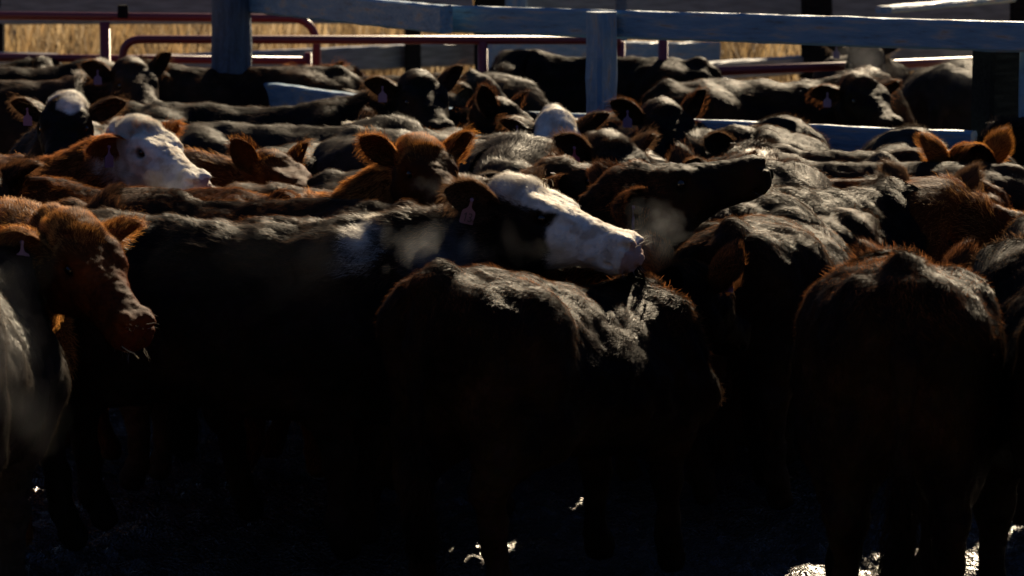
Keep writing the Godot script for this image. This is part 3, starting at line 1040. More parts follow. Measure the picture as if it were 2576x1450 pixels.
# o: label, group, fine, at (base), yaw, size, head (joint), look (yaw, pitch, roll), head_size, coat, face, ears (up, back for each side), tags, folds, shag
func cow(o: Dictionary) -> void:
	var m: Dictionary = hi if o.fine else lo
	var root := base("cow", o.at, deg_to_rad(o.yaw))
	tag(root, o.label, "cow", o.group)
	var inv := root.transform.affine_inverse()
	var s: float = o.size
	var girth: float = o.get("girth", 1.0)
	var hs: float = o.head_size
	var hb: Basis = inv.basis * aim(o.look.x, o.look.y, o.look.z)
	var head := Transform3D(hb * Basis.from_scale(Vector3(hs, hs, hs)), inv * (o.head as Vector3))
	var joint := head * HJ
	var seed_: float = float(used.get("cow", 0)) * 7.3
	var slope: float = o.get("slope", 0.0)   # how much lower the animal stands in front
	# the neck follows a curve from the shoulders to the head
	var axis := (N1 - N0).normalized()
	var up0 := Vector3(-axis.y, axis.x, 0)
	var c0 := N0 * s
	c0.y *= 1.0 - slope * 0.97
	var dir1 := (hb * Vector3(0.82, 0.57, 0)).normalized()
	var up1 := (hb * Vector3(-0.57, 0.82, 0)).normalized()
	var span := c0.distance_to(joint)
	var low := smoothstep(0.22, -0.05, (joint.y - c0.y) / s)   # a lowered head takes the neck down with it
	var c1 := c0 + axis.lerp((joint - c0).normalized(), 0.65 * low).normalized() * span * 0.36
	var c2 := joint - dir1 * span * 0.36
	var count: int = m.pos.size()
	var pos := PackedVector3Array()
	var flow := PackedVector3Array()
	var col := PackedColorArray()
	pos.resize(count)
	flow.resize(count)
	col.resize(count)
	var coat: Array = COATS[o.coat]
	var ear_turn := []
	for k in 2:
		var sgn := -1.0 if k == 0 else 1.0
		var e: Vector2 = o.ears[k]
		ear_turn.append(Basis(Vector3.RIGHT, -sgn * deg_to_rad(e.x)) * Basis(Vector3.UP, sgn * deg_to_rad(e.y)))
	var folds: float = o.get("folds", 0.0)
	var mp: PackedVector3Array = m.pos
	var mn: PackedVector3Array = m.normal
	var mt: PackedFloat32Array = m.t
	var mf: PackedVector3Array = m.flow
	var mr: PackedByteArray = m.region
	for i in count:
		var p := mp[i]
		var r := mr[i]
		col[i] = coat_color(r, p, coat, o.face, seed_)
		if r <= 1:
			var bump := noise.get_noise_3d(p.x * 5.0 + seed_, p.y * 5.0, p.z * 5.0) * 0.022 + noise.get_noise_3d(p.x * 16.0, p.y * 16.0 + seed_, p.z * 16.0) * 0.007
			if folds > 0.0:
				var band := smoothstep(0.05, 0.3, p.x) * smoothstep(0.62, 0.85, p.y)
				bump += folds * band * (sin(p.x * 42.0 + p.y * 9.0 + 2.0 * noise.get_noise_2d(p.y * 4.0, seed_)) - 0.3) * smoothstep(0.06, 0.16, absf(p.z))
			p += mn[i] * bump
			p.y *= 1.0 - slope * (p.x + 0.5) * smoothstep(0.2, 0.8, p.y)
			if r == 0:
				p.z *= girth
				pos[i] = p * s
				flow[i] = mf[i]
			else:
				var t := mt[i]
				var tt := minf(t, 1.0)
				var off := p - Vector3(N0.x, N0.y * (1.0 - slope * 0.97), 0)
				var al := off.dot(axis)
				# what the axis does not carry stays with the vertex
				var rest := off - axis * (t * 0.5588)
				var w := 1.0 - tt
				var q := c0 * (w * w * w) + c1 * (3.0 * w * w * tt) + c2 * (3.0 * w * tt * tt) + joint * (tt * tt * tt)
				var tan := ((c1 - c0) * (3.0 * w * w) + (c2 - c1) * (6.0 * w * tt) + (joint - c2) * (3.0 * tt * tt)).normalized()
				var u := up0.slerp(up1, tt) if up0.dot(up1) > -0.95 else up0.lerp(up1, tt)
				u = (u - tan * u.dot(tan)).normalized()
				var z := tan.cross(u)
				pos[i] = q + (u * rest.dot(up0) + z * rest.z * lerpf(girth, 1.0, tt) + tan * (rest.dot(axis) + maxf(0.0, t - 1.0) * 0.5)) * s
				var fl := mf[i]
				flow[i] = tan * fl.dot(axis) + u * fl.dot(up0) + z * fl.z
		else:
			if r >= 3:
				var e: Array = m.ears[r - 3]
				var pivot: Vector3 = e[3]
				p = pivot + ear_turn[r - 3] * (p - pivot)
				flow[i] = hb * (ear_turn[r - 3] * mf[i])
			else:
				p += mn[i] * (noise.get_noise_3d(p.x * 22.0 + seed_, p.y * 22.0, p.z * 22.0) * 0.005 + noise.get_noise_3d(p.x * 70.0, p.y * 70.0 + seed_, p.z * 70.0) * (0.0022 if o.face == "white" or o.face == "baldy" else 0.0008))
				flow[i] = hb * mf[i]
			pos[i] = head * p
	var nor := normals(pos, m.tris)
	var arrays := []
	arrays.resize(Mesh.ARRAY_MAX)
	arrays[Mesh.ARRAY_VERTEX] = pos
	arrays[Mesh.ARRAY_NORMAL] = nor
	arrays[Mesh.ARRAY_COLOR] = col
	arrays[Mesh.ARRAY_INDEX] = m.tris
	var mesh := ArrayMesh.new()
	mesh.add_surface_from_arrays(Mesh.PRIMITIVE_TRIANGLES, arrays)
	part("body", mesh, skin, root)
	# the coat: short hair on the trunk, finer on head and ears, guard hairs with rim light painted into their colour, curls on poll and crest
	var b0 := PackedFloat32Array()
	var b1 := PackedFloat32Array()
	var b2 := PackedFloat32Array()
	var b3 := PackedFloat32Array()
	var far_legs: bool = not o.fine
	var shaggy: float = o.get("shag", 0.3)
	var tip: Color = coat[3]  # painted rim light colour
	var tri: PackedInt32Array = m.tri
	var bary: PackedVector2Array = m.bary
	var ml: PackedFloat32Array = m.length
	var tris: PackedInt32Array = m.tris
	var eye_at: Vector3 = inv * Vector3(0, 2.64, 0)
	for k in tri.size():
		var i0 := tris[tri[k]]
		var i1 := tris[tri[k] + 1]
		var i2 := tris[tri[k] + 2]
		var wb := bary[k]
		var wa := 1.0 - wb.x - wb.y
		var p := pos[i0] * wa + pos[i1] * wb.x + pos[i2] * wb.y
		var jitter := rng.randf()
		var dice := rng.randf()
		if far_legs and p.y < 0.62:
			continue
		var n := (nor[i0] * wa + nor[i1] * wb.x + nor[i2] * wb.y).normalized()
		if n.dot((eye_at - p).normalized()) < -0.45:
			continue
		var f := flow[i0] * wa + flow[i1] * wb.x + flow[i2] * wb.y
		f = f.rotated(n, noise.get_noise_3d(p.x * 7.0 + seed_, p.y * 7.0, p.z * 7.0) * 0.9)
		f = (f - n * f.dot(n)).normalized()
		var c := col[i0] * wa + col[i1] * wb.x + col[i2] * wb.y
		var l := (ml[i0] * wa + ml[i1] * wb.x + ml[i2] * wb.y) * s * (0.8 + 0.4 * jitter)
		var r := mr[i0]
		var cp := mp[i0]
		var warm: bool = tip.r > 0.6
		var kind := 0 if r <= 1 and cp.y > 0.6 else 1
		if r == 2 and cp.x < 0.10 and cp.y > 0.05:
			if dice < 0.15 + shaggy * 0.4:
				kind = 3
				l *= 1.0 + shaggy * 0.55
		elif r == 1 and cp.y > 1.16 and absf(cp.z) < 0.06 and dice < shaggy * 0.6:
			kind = 3
			l *= 1.1 + shaggy * 0.3
		elif r == 0 and cp.y > 1.12 and absf(cp.z) < 0.05 and cp.x > 0.2 and dice < shaggy * 0.4 - 0.2:
			kind = 3
			l *= 1.1 + shaggy * 0.3
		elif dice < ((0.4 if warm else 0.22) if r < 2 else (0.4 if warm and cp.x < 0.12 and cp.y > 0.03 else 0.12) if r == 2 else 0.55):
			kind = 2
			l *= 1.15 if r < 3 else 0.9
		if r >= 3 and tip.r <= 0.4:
			c = c.lerp(tip, 0.5 * dice)  # rim light painted into the ear hair of black and grey coats
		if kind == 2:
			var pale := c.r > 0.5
			c = c if pale or r == 2 and (cp.x > 0.17 or cp.y < 0.03) else c.lerp(tip, (0.35 + 0.6 * jitter) * (1.0 if warm or r >= 2 else smoothstep(0.92, 1.16, cp.y)))  # backlit glow put into guard hair colour, on dark trunks only towards the top
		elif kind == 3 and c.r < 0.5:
			c = c.lerp(tip, (0.85 if warm else 0.4) * jitter)  # the painted rim glow carried into the curls
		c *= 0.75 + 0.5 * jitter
		var x := f * l
		var y := n * l
		var z := f.cross(n) * l
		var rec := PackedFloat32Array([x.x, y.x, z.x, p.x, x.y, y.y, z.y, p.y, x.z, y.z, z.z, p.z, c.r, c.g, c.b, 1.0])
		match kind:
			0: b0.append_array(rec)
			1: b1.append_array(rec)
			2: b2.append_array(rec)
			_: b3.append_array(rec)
	for k in 4:
		var buf: PackedFloat32Array = [b0, b1, b2, b3][k]
		if buf.is_empty():
			continue
		var mm := MultiMesh.new()
		mm.transform_format = MultiMesh.TRANSFORM_3D
		mm.use_colors = true
		mm.mesh = [tuft, fine_tuft, guard, shag][k]
		mm.instance_count = buf.size() / 16
		mm.buffer = buf
		hairs += mm.instance_count
		var h := MultiMeshInstance3D.new()
		h.name = ["coat", "fine_hair", "guard_hair", "curls"][k]
		h.multimesh = mm
		h.material_override = hair_warm if tip.r > 0.6 or k == 2 else hair
		h.set_meta("kind", "stuff")
		root.add_child(h, true)
	# eyes
	for sgn in [-1.0, 1.0]:
		var e := SphereMesh.new()
		e.radius = 0.0195
		e.height = 0.039
		e.radial_segments = 16
		e.rings = 8
		part("eye", e, M.eye, root, head * Transform3D(Basis(), Vector3(0.168, 0.030, sgn * 0.0985)))
	if o.get("whiskers", false):
		whiskers(root, head)
	# ear tags hang from the ear by a stem
	for k in 2:
		var kind: String = o.tags[k]
		if kind == "":
			continue
		var ear: Array = m.ears[k]
		var pivot: Vector3 = ear[3]
		var hole: Vector3 = head * (pivot + ear_turn[k] * ((ear[4] as Vector3) * 0.10 + (ear[5] as Vector3) * 0.012))
		var face: Vector3 = hb * (ear_turn[k] * (ear[5] as Vector3))
		face = Vector3(face.x, 0, face.z).normalized()
		var swing: float = o.get("tag_swing", 0.0)
		var tb := Basis(Vector3.UP.cross(face).normalized(), Vector3.UP, face) * Basis(Vector3.BACK, swing)
		var big: float = o.get("tag_size", 0.78 if o.fine else 0.68)
		var t := part("ear_tag", tag_mesh(), M.tag_red if kind == "red" else M.tag_pink if kind == "13" else M.tag, root, Transform3D(tb * Basis.from_scale(Vector3(big, big, big)), hole + face * 0.02))
		var stud := CylinderMesh.new()
		stud.top_radius = 0.008
		stud.bottom_radius = 0.010
		stud.height = 0.012
		stud.radial_segments = 10
		part("stud", stud, M.tag, t, Transform3D(Basis(Vector3.RIGHT, PI / 2), Vector3(0, -0.004, 0.004)))
		if kind == "13":
			t.set_meta("label", "ear tag marked 13")
			var tm := TextMesh.new()
			var sf := SystemFont.new()
			sf.font_names = PackedStringArray(["Droid Sans"])
			tm.font = sf
			tm.text = "13"
			tm.font_size = 32
			tm.pixel_size = 0.0013
			tm.depth = 0.0012
			part("number", tm, M.ink, t, Transform3D(Basis().scaled(Vector3(1.0, 1.35, 1.0)), Vector3(0, -0.092, 0.0035)))

func tag_mesh() -> ArrayMesh:
	var out := PackedVector2Array([Vector2(-0.006, 0.0), Vector2(-0.007, -0.035), Vector2(-0.014, -0.048), Vector2(-0.030, -0.058), Vector2(-0.034, -0.068), Vector2(-0.034, -0.118), Vector2(-0.030, -0.123), Vector2(0.030, -0.123), Vector2(0.034, -0.118), Vector2(0.034, -0.068), Vector2(0.030, -0.058), Vector2(0.014, -0.048), Vector2(0.007, -0.035), Vector2(0.006, 0.0)])
	var st := SurfaceTool.new()
	st.begin(Mesh.PRIMITIVE_TRIANGLES)
	var ids := Geometry2D.triangulate_polygon(out)
	for side in [1.0, -1.0]:
		for k in range(0, ids.size(), 3):
			var tri3 := [out[ids[k]], out[ids[k + 1]], out[ids[k + 2]]]
			var cw: bool = (tri3[1] - tri3[0]).cross(tri3[2] - tri3[0]) < 0.0
			if cw == (side < 0.0):
				tri3 = [tri3[0], tri3[2], tri3[1]]
			for v in tri3:
				st.set_normal(Vector3(0, 0, side))
				st.add_vertex(Vector3(v.x, v.y, 0.0015 * side + 0.0003))
	for k in out.size():
		var a := out[k]
		var b := out[(k + 1) % out.size()]
		var n := Vector3(b.y - a.y, a.x - b.x, 0).normalized()
		for v in [Vector3(a.x, a.y, 0.0018), Vector3(b.x, b.y, 0.0018), Vector3(b.x, b.y, -0.0012), Vector3(a.x, a.y, 0.0018), Vector3(b.x, b.y, -0.0012), Vector3(a.x, a.y, -0.0012)]:
			st.set_normal(-n)
			st.add_vertex(v)
	return st.commit()

func whiskers(root: Node3D, head: Transform3D) -> void:
	var st := SurfaceTool.new()
	st.begin(Mesh.PRIMITIVE_TRIANGLES)
	for k in 40:
		var sgn := -1.0 if k % 2 == 0 else 1.0
		var low := k > 22
		var p := Vector3(rng.randf_range(0.42, 0.505), rng.randf_range(-0.09, -0.06) if low else rng.randf_range(0.0, 0.03), sgn * rng.randf_range(0.0, 0.06))
		var d := Vector3(rng.randf_range(0.3, 1.0), -0.9 if low else 0.9, sgn * rng.randf_range(0.1, 0.9)).normalized()
		var l := rng.randf_range(0.03, 0.065)
		var side := d.cross(Vector3(0.3, 0.2, 1)).normalized() * 0.0006
		var mid := p + d * l * 0.6
		var tip := mid + (d + Vector3(0.7, -0.2, 0)).normalized() * l * 0.5
		for v in [p - side, mid - side * 0.8, p + side, p + side, mid - side * 0.8, mid + side * 0.8, mid - side * 0.8, tip, mid + side * 0.8]:
			st.set_color(Color(0.42, 0.38, 0.32))
			st.set_normal(Vector3(0, 1, 0))
			st.add_vertex(v)
	part("whiskers", st.commit(), hair, root, head).set_meta("kind", "stuff")

func make_cattle() -> void:
	cow({"label": "dark grey rump cut off by the left edge, nearest of all", "group": "cattle crowded together in the near pen", "fine": true, "at": Vector3(-1.934, 0, -11.623), "yaw": 86.0, "size": 1.132, "head": Vector3(-2.095, 1.001, -12.804), "look": Vector3(80.0, -40.0, 0.0), "head_size": 1.100, "coat": "grey", "face": "plain", "ears": [Vector2(10, 0), Vector2(10, 0)], "tags": ["", ""], "slope": 0.06})
	cow({"label": "tan cow in profile at left, orange rim light and one tagged ear", "group": "cattle crowded together in the near pen", "fine": true, "at": Vector3(-2.313, 0, -13.380), "yaw": -38.0, "size": 1.057, "head": Vector3(-1.535, 1.261, -12.298), "look": Vector3(-50.0, -30.0, 0.0), "head_size": 1.014, "coat": "tan", "face": "plain", "ears": [Vector2(4, 10), Vector2(-4, 0)], "tags": ["", "lilac"], "shag": 0.8, "whiskers": true})
	cow({"label": "black cow with white nose and poll, tag 13, chin over another's back", "group": "cattle crowded together in the near pen", "fine": true, "at": Vector3(-1.024, 0, -13.327), "yaw": -13.0, "size": 1.057, "head": Vector3(-0.008, 1.297, -13.121), "look": Vector3(-26.0, -12.0, 0.0), "head_size": 1.057, "coat": "black", "face": "baldy", "ears": [Vector2(20, 0), Vector2(8, -38)], "tags": ["", "13"], "shag": 1.0, "slope": 0.035, "tag_swing": -0.25, "tag_size": 0.76, "whiskers": true})
	cow({"label": "black cow in front centre, rump and hanging tail turned to the camera", "group": "cattle crowded together in the near pen", "fine": true, "at": Vector3(0.193, 0, -12.614), "yaw": 53.0, "size": 1.000, "head": Vector3(0.658, 0.959, -13.347), "look": Vector3(62.0, -24.0, 0.0), "head_size": 1.000, "coat": "rusty", "face": "plain", "ears": [Vector2(62, 0), Vector2(55, 0)], "tags": ["", "lilac"], "folds": 0.01, "shag": 0.6, "slope": 0.15})
	cow({"label": "black cow seen square from behind at right, both ears above its rump", "group": "cattle crowded together in the near pen", "fine": true, "at": Vector3(1.280, 0, -11.918), "yaw": 86.0, "size": 1.111, "head": Vector3(1.477, 0.989, -12.902), "look": Vector3(84.0, -40.0, 0.0), "head_size": 1.100, "coat": "rusty", "face": "plain", "ears": [Vector2(58, 0), Vector2(62, 0)], "tags": ["", ""], "girth": 0.89, "slope": 0.12})
	cow({"label": "dark cow cut off by the right edge, flank and rump only", "group": "cattle crowded together in the near pen", "fine": true, "at": Vector3(1.896, 0, -11.671), "yaw": 98.0, "size": 1.116, "head": Vector3(2.143, 0.972, -12.799), "look": Vector3(95.0, -40.0, 0.0), "head_size": 1.100, "coat": "black", "face": "plain", "ears": [Vector2(10, 0), Vector2(10, 0)], "tags": ["", ""], "slope": 0.06})
	cow({"label": "greyish rump half hidden behind the cow at the right edge", "group": "cattle crowded together in the near pen", "fine": true, "at": Vector3(2.253, 0, -13.422), "yaw": 104.0, "size": 0.999, "head": Vector3(2.421, 0.909, -14.615), "look": Vector3(100.0, -40.0, 0.0), "head_size": 0.999, "coat": "brown", "face": "plain", "ears": [Vector2(10, 0), Vector2(10, 0)], "tags": ["", ""]})
	cow({"label": "black head stretched level in profile, nose high over a neighbour", "group": "cattle crowded together in the near pen", "fine": true, "at": Vector3(-0.475, 0, -14.025), "yaw": 6.0, "size": 0.984, "head": Vector3(0.449, 1.280, -13.656), "look": Vector3(12.0, 14.0, 0.0), "head_size": 1.102, "coat": "rusty", "face": "plain", "ears": [Vector2(20, 0), Vector2(-10, -15)], "tags": ["", "lilac"], "shag": 0.8, "tag_swing": 0.12, "whiskers": true})
	cow({"label": "black cow with wrinkled shoulder under the level black muzzle", "group": "cattle crowded together in the near pen", "fine": true, "at": Vector3(1.148, 0, -14.644), "yaw": 66.0, "size": 0.968, "head": Vector3(1.454, 0.716, -15.505), "look": Vector3(60.0, -45.0, 0.0), "head_size": 0.968, "coat": "brown", "face": "plain", "ears": [Vector2(10, 0), Vector2(10, 0)], "tags": ["", ""], "folds": 0.016, "slope": 0.05})
	cow({"label": "black cow right of centre with wrinkled shoulder, tagged ears seen from behind", "group": "cattle crowded together in the near pen", "fine": true, "at": Vector3(1.361, 0, -15.176), "yaw": 44.0, "size": 1.021, "head": Vector3(1.829, 1.058, -15.566), "look": Vector3(78.0, -25.0, 0.0), "head_size": 1.021, "coat": "black", "face": "plain", "ears": [Vector2(52, -10), Vector2(56, 10)], "tags": ["", "lilac"], "folds": 0.018, "shag": 0.4, "slope": 0.04})
	cow({"label": "dark brown cow side on behind the tag 13 animal, tufted withers", "group": "cattle crowded together in the near pen", "fine": true, "at": Vector3(-1.100, 0, -14.533), "yaw": 166.0, "size": 1.010, "head": Vector3(-1.898, 0.905, -14.625), "look": Vector3(190.0, -50.0, 0.0), "head_size": 1.010, "coat": "brown", "face": "plain", "ears": [Vector2(10, 0), Vector2(10, 0)], "tags": ["", ""], "shag": 1.0})
	cow({"label": "red brown curly headed cow facing right, both ears spread wide", "group": "cattle crowded together in the near pen", "fine": true, "at": Vector3(-1.205, 0, -15.028), "yaw": -6.0, "size": 0.952, "head": Vector3(-0.394, 1.318, -14.863), "look": Vector3(-67.0, -18.0, 0.0), "head_size": 0.952, "coat": "red", "face": "plain", "ears": [Vector2(22, 0), Vector2(22, 0)], "tags": ["", ""], "shag": 1.2, "whiskers": true})
	cow({"label": "chestnut back lit orange below the white faced head", "group": "cattle crowded together in the near pen", "fine": true, "at": Vector3(-1.634, 0, -15.284), "yaw": 163.0, "size": 0.985, "head": Vector3(-2.401, 0.935, -15.434), "look": Vector3(190.0, -40.0, 0.0), "head_size": 0.985, "coat": "chestnut", "face": "plain", "ears": [Vector2(10, 0), Vector2(10, 0)], "tags": ["", ""], "shag": 0.8})
	cow({"label": "white faced red cow at left, brown ear, breath at its nose", "group": "cattle crowded together in the near pen", "fine": true, "at": Vector3(-2.633, 0, -16.138), "yaw": 0.0, "size": 0.964, "head": Vector3(-1.675, 1.316, -15.911), "look": Vector3(-46.0, -18.0, 0.0), "head_size": 0.964, "coat": "chestnut", "face": "white", "ears": [Vector2(0, 0), Vector2(-16, 15)], "tags": ["", "lilac"], "shag": 1.1, "whiskers": true})
	cow({"label": "black cow at upper left facing the camera, white patch on forehead", "group": "cattle crowded together in the near pen", "fine": false, "at": Vector3(-2.296, 0, -18.360), "yaw": -90.0, "size": 0.998, "head": Vector3(-2.146, 1.332, -17.250), "look": Vector3(-90.0, -23.0, 0.0), "head_size": 0.998, "coat": "black", "face": "star", "ears": [Vector2(5, 0), Vector2(5, 0)], "tags": ["", "lilac"], "shag": 1.0})
	cow({"label": "dark brown furry ear and neck entering from the left edge", "group": "cattle crowded together in the near pen", "fine": true, "at": Vector3(-3.320, 0, -15.447), "yaw": -4.0, "size": 1.062, "head": Vector3(-2.315, 1.203, -15.245), "look": Vector3(-70.0, -40.0, 0.0), "head_size": 1.062, "coat": "brown", "face": "plain", "ears": [Vector2(0, 0), Vector2(0, 0)], "tags": ["", ""], "shag": 1.0})
	cow({"label": "black head in profile behind the tag 13 cow, rump lit grey at left", "group": "cattle crowded together in the near pen", "fine": true, "at": Vector3(-0.761, 0, -15.932), "yaw": -15.0, "size": 0.936, "head": Vector3(0.182, 1.207, -15.055), "look": Vector3(-8.0, 2.0, 0.0), "head_size": 0.936, "coat": "brown", "face": "plain", "ears": [Vector2(20, 0), Vector2(-15, 20)], "tags": ["", ""], "shag": 0.8})
	cow({"label": "dark back behind the brown curly head, second lit ridge from it", "group": "cattle crowded together in the near pen", "fine": false, "at": Vector3(-0.216, 0, -16.438), "yaw": -14.0, "size": 0.947, "head": Vector3(0.135, 1.065, -16.077), "look": Vector3(-30.0, -30.0, 0.0), "head_size": 0.947, "coat": "black", "face": "plain", "ears": [Vector2(30, 0), Vector2(20, 0)], "tags": ["", ""]})
	cow({"label": "black calf with white forehead behind the brown curly head", "group": "cattle crowded together in the near pen", "fine": false, "at": Vector3(-0.965, 0, -17.754), "yaw": 66.0, "size": 0.988, "head": Vector3(-0.738, 1.109, -18.353), "look": Vector3(10.0, -22.0, 0.0), "head_size": 0.988, "coat": "black", "face": "forehead", "ears": [Vector2(40, 0), Vector2(20, 0)], "tags": ["", ""], "shag": 1.0})
	cow({"label": "small red brown calf with two orange edged ears, left of centre", "group": "cattle crowded together in the near pen", "fine": false, "at": Vector3(-2.333, 0, -17.047), "yaw": -10.0, "size": 0.981, "head": Vector3(-1.149, 1.091, -16.789), "look": Vector3(-50.0, -15.0, 0.0), "head_size": 0.981, "coat": "red", "face": "plain", "ears": [Vector2(30, 0), Vector2(50, 0)], "tags": ["", ""], "shag": 0.5})
	cow({"label": "grey backed cow with its head lowered to the right, mid herd", "group": "cattle crowded together in the near pen", "fine": false, "at": Vector3(-0.279, 0, -16.908), "yaw": -48.0, "size": 1.063, "head": Vector3(0.010, 1.102, -15.937), "look": Vector3(-30.0, -30.0, 0.0), "head_size": 1.063, "coat": "grey", "face": "plain", "ears": [Vector2(10, 0), Vector2(5, 0)], "tags": ["", ""], "shag": 0.9})
	cow({"label": "long dark grey back side on, third row from the fence at left", "group": "cattle crowded together in the near pen", "fine": false, "at": Vector3(-1.068, 0, -18.163), "yaw": -8.0, "size": 1.031, "head": Vector3(-0.322, 0.995, -17.943), "look": Vector3(0.0, -45.0, 0.0), "head_size": 1.031, "coat": "grey", "face": "plain", "ears": [Vector2(10, 0), Vector2(10, 0)], "tags": ["", ""]})
	cow({"label": "black cow side on nearest the round post, head turned to the camera", "group": "cattle crowded together in the near pen", "fine": false, "at": Vector3(-1.411, 0, -19.573), "yaw": -12.0, "size": 1.027, "head": Vector3(-0.510, 1.307, -19.256), "look": Vector3(-72.0, -20.0, 0.0), "head_size": 1.027, "coat": "black", "face": "plain", "ears": [Vector2(28, 0), Vector2(4, 0)], "tags": ["", "lilac"], "shag": 0.6})
	cow({"label": "grey necked cow by the low plank with one bright orange ear", "group": "cattle crowded together in the near pen", "fine": false, "at": Vector3(-0.285, 0, -18.561), "yaw": 62.0, "size": 0.993, "head": Vector3(-0.226, 1.084, -19.535), "look": Vector3(20.0, -40.0, 0.0), "head_size": 0.993, "coat": "rusty", "face": "plain", "ears": [Vector2(70, 0), Vector2(-30, 0)], "tags": ["", ""]})
	cow({"label": "black head with an orange lined ear above the low plank", "group": "cattle crowded together in the near pen", "fine": false, "at": Vector3(-0.187, 0, -19.053), "yaw": 40.0, "size": 0.915, "head": Vector3(-0.077, 1.212, -18.720), "look": Vector3(-40.0, -25.0, 0.0), "head_size": 0.915, "coat": "rusty", "face": "plain", "ears": [Vector2(30, 0), Vector2(60, 0)], "tags": ["", ""]})
	cow({"label": "white faced cow facing the camera with dark round ears, mid herd", "group": "cattle crowded together in the near pen", "fine": false, "at": Vector3(0.242, 0, -18.559), "yaw": -82.0, "size": 0.984, "head": Vector3(0.214, 1.225, -17.658), "look": Vector3(-84.0, -36.0, 0.0), "head_size": 0.984, "coat": "brown", "face": "forehead", "ears": [Vector2(12, 0), Vector2(0, 0)], "tags": ["", "lilac"], "shag": 0.4})
	cow({"label": "black head with upright ears before the second post, facing the camera", "group": "cattle crowded together in the near pen", "fine": false, "at": Vector3(0.764, 0, -18.966), "yaw": -80.0, "size": 1.010, "head": Vector3(0.755, 1.242, -18.037), "look": Vector3(-72.0, -20.0, 0.0), "head_size": 1.010, "coat": "rusty", "face": "plain", "ears": [Vector2(38, 0), Vector2(20, 0)], "tags": ["", "lilac"], "shag": 0.4})
	cow({"label": "black cow with curly forelock and a red tag on its ear", "group": "cattle crowded together in the near pen", "fine": true, "at": Vector3(0.314, 0, -16.847), "yaw": -55.0, "size": 0.988, "head": Vector3(0.423, 1.238, -15.963), "look": Vector3(-58.0, -20.0, 0.0), "head_size": 0.988, "coat": "black", "face": "plain", "ears": [Vector2(12, 0), Vector2(20, 0)], "tags": ["", "red"], "shag": 1.3})
	cow({"label": "black head sloping right with one dark ear, right of centre", "group": "cattle crowded together in the near pen", "fine": false, "at": Vector3(0.424, 0, -17.956), "yaw": -12.0, "size": 0.991, "head": Vector3(1.096, 1.149, -17.485), "look": Vector3(-28.0, -12.0, 0.0), "head_size": 0.991, "coat": "black", "face": "plain", "ears": [Vector2(10, 0), Vector2(10, 0)], "tags": ["", ""]})
	cow({"label": "dark hump backed rump with one ear beyond, before the low plank", "group": "cattle crowded together in the near pen", "fine": false, "at": Vector3(1.339, 0, -18.161), "yaw": 82.0, "size": 1.051, "head": Vector3(1.549, 1.008, -19.227), "look": Vector3(60.0, -35.0, 0.0), "head_size": 1.051, "coat": "black", "face": "plain", "ears": [Vector2(10, 0), Vector2(12, 0)], "tags": ["", ""], "slope": 0.06})
	cow({"label": "pale grey ridged rump before the low plank at right", "group": "cattle crowded together in the near pen", "fine": false, "at": Vector3(1.926, 0, -17.753), "yaw": 78.0, "size": 0.985, "head": Vector3(2.098, 0.941, -18.651), "look": Vector3(80.0, -40.0, 0.0), "head_size": 0.985, "coat": "grey", "face": "plain", "ears": [Vector2(10, 0), Vector2(10, 0)], "tags": ["", ""]})
	cow({"label": "smooth grey brown back side on, furthest of the right hand rows", "group": "cattle crowded together in the near pen", "fine": false, "at": Vector3(1.614, 0, -17.200), "yaw": 181.0, "size": 0.991, "head": Vector3(0.986, 1.039, -16.950), "look": Vector3(185.0, -40.0, 0.0), "head_size": 0.991, "coat": "brown", "face": "plain", "ears": [Vector2(10, 0), Vector2(10, 0)], "tags": ["", ""]})
	cow({"label": "dark muddy back between two smooth ones in the right hand rows", "group": "cattle crowded together in the near pen", "fine": false, "at": Vector3(1.613, 0, -16.595), "yaw": 172.0, "size": 0.988, "head": Vector3(1.080, 1.050, -16.130), "look": Vector3(175.0, -35.0, 0.0), "head_size": 0.988, "coat": "brown", "face": "plain", "ears": [Vector2(10, 0), Vector2(10, 0)], "tags": ["", ""], "shag": 0.8})
	cow({"label": "reddish brown back lying just behind the level black muzzle", "group": "cattle crowded together in the near pen", "fine": false, "at": Vector3(1.403, 0, -15.987), "yaw": 178.0, "size": 0.968, "head": Vector3(0.643, 1.017, -15.838), "look": Vector3(185.0, -40.0, 0.0), "head_size": 0.968, "coat": "chestnut", "face": "plain", "ears": [Vector2(10, 0), Vector2(10, 0)], "tags": ["", ""]})
	cow({"label": "golden orange back showing as thin strips above a black shoulder", "group": "cattle crowded together in the near pen", "fine": false, "at": Vector3(1.398, 0, -15.435), "yaw": 2.0, "size": 0.978, "head": Vector3(2.159, 0.944, -15.417), "look": Vector3(0.0, -45.0, 0.0), "head_size": 0.978, "coat": "tan", "face": "plain", "ears": [Vector2(10, 0), Vector2(10, 0)], "tags": ["", ""]})
	cow({"label": "brown calf with one small pointed ear behind the level black nose", "group": "cattle crowded together in the near pen", "fine": false, "at": Vector3(0.936, 0, -15.141), "yaw": 60.0, "size": 1.035, "head": Vector3(0.855, 1.120, -15.758), "look": Vector3(60.0, -40.0, 0.0), "head_size": 1.035, "coat": "brown", "face": "plain", "ears": [Vector2(60, 0), Vector2(50, 0)], "tags": ["", ""], "shag": 1.0})
	cow({"label": "orange red cow at right seen from behind its raised ears", "group": "cattle crowded together in the near pen", "fine": true, "at": Vector3(2.424, 0, -16.433), "yaw": 118.0, "size": 0.913, "head": Vector3(2.142, 1.124, -16.674), "look": Vector3(104.0, -30.0, 0.0), "head_size": 1.022, "coat": "red", "face": "plain", "ears": [Vector2(42, 0), Vector2(52, 0)], "tags": ["", ""], "shag": 0.7})
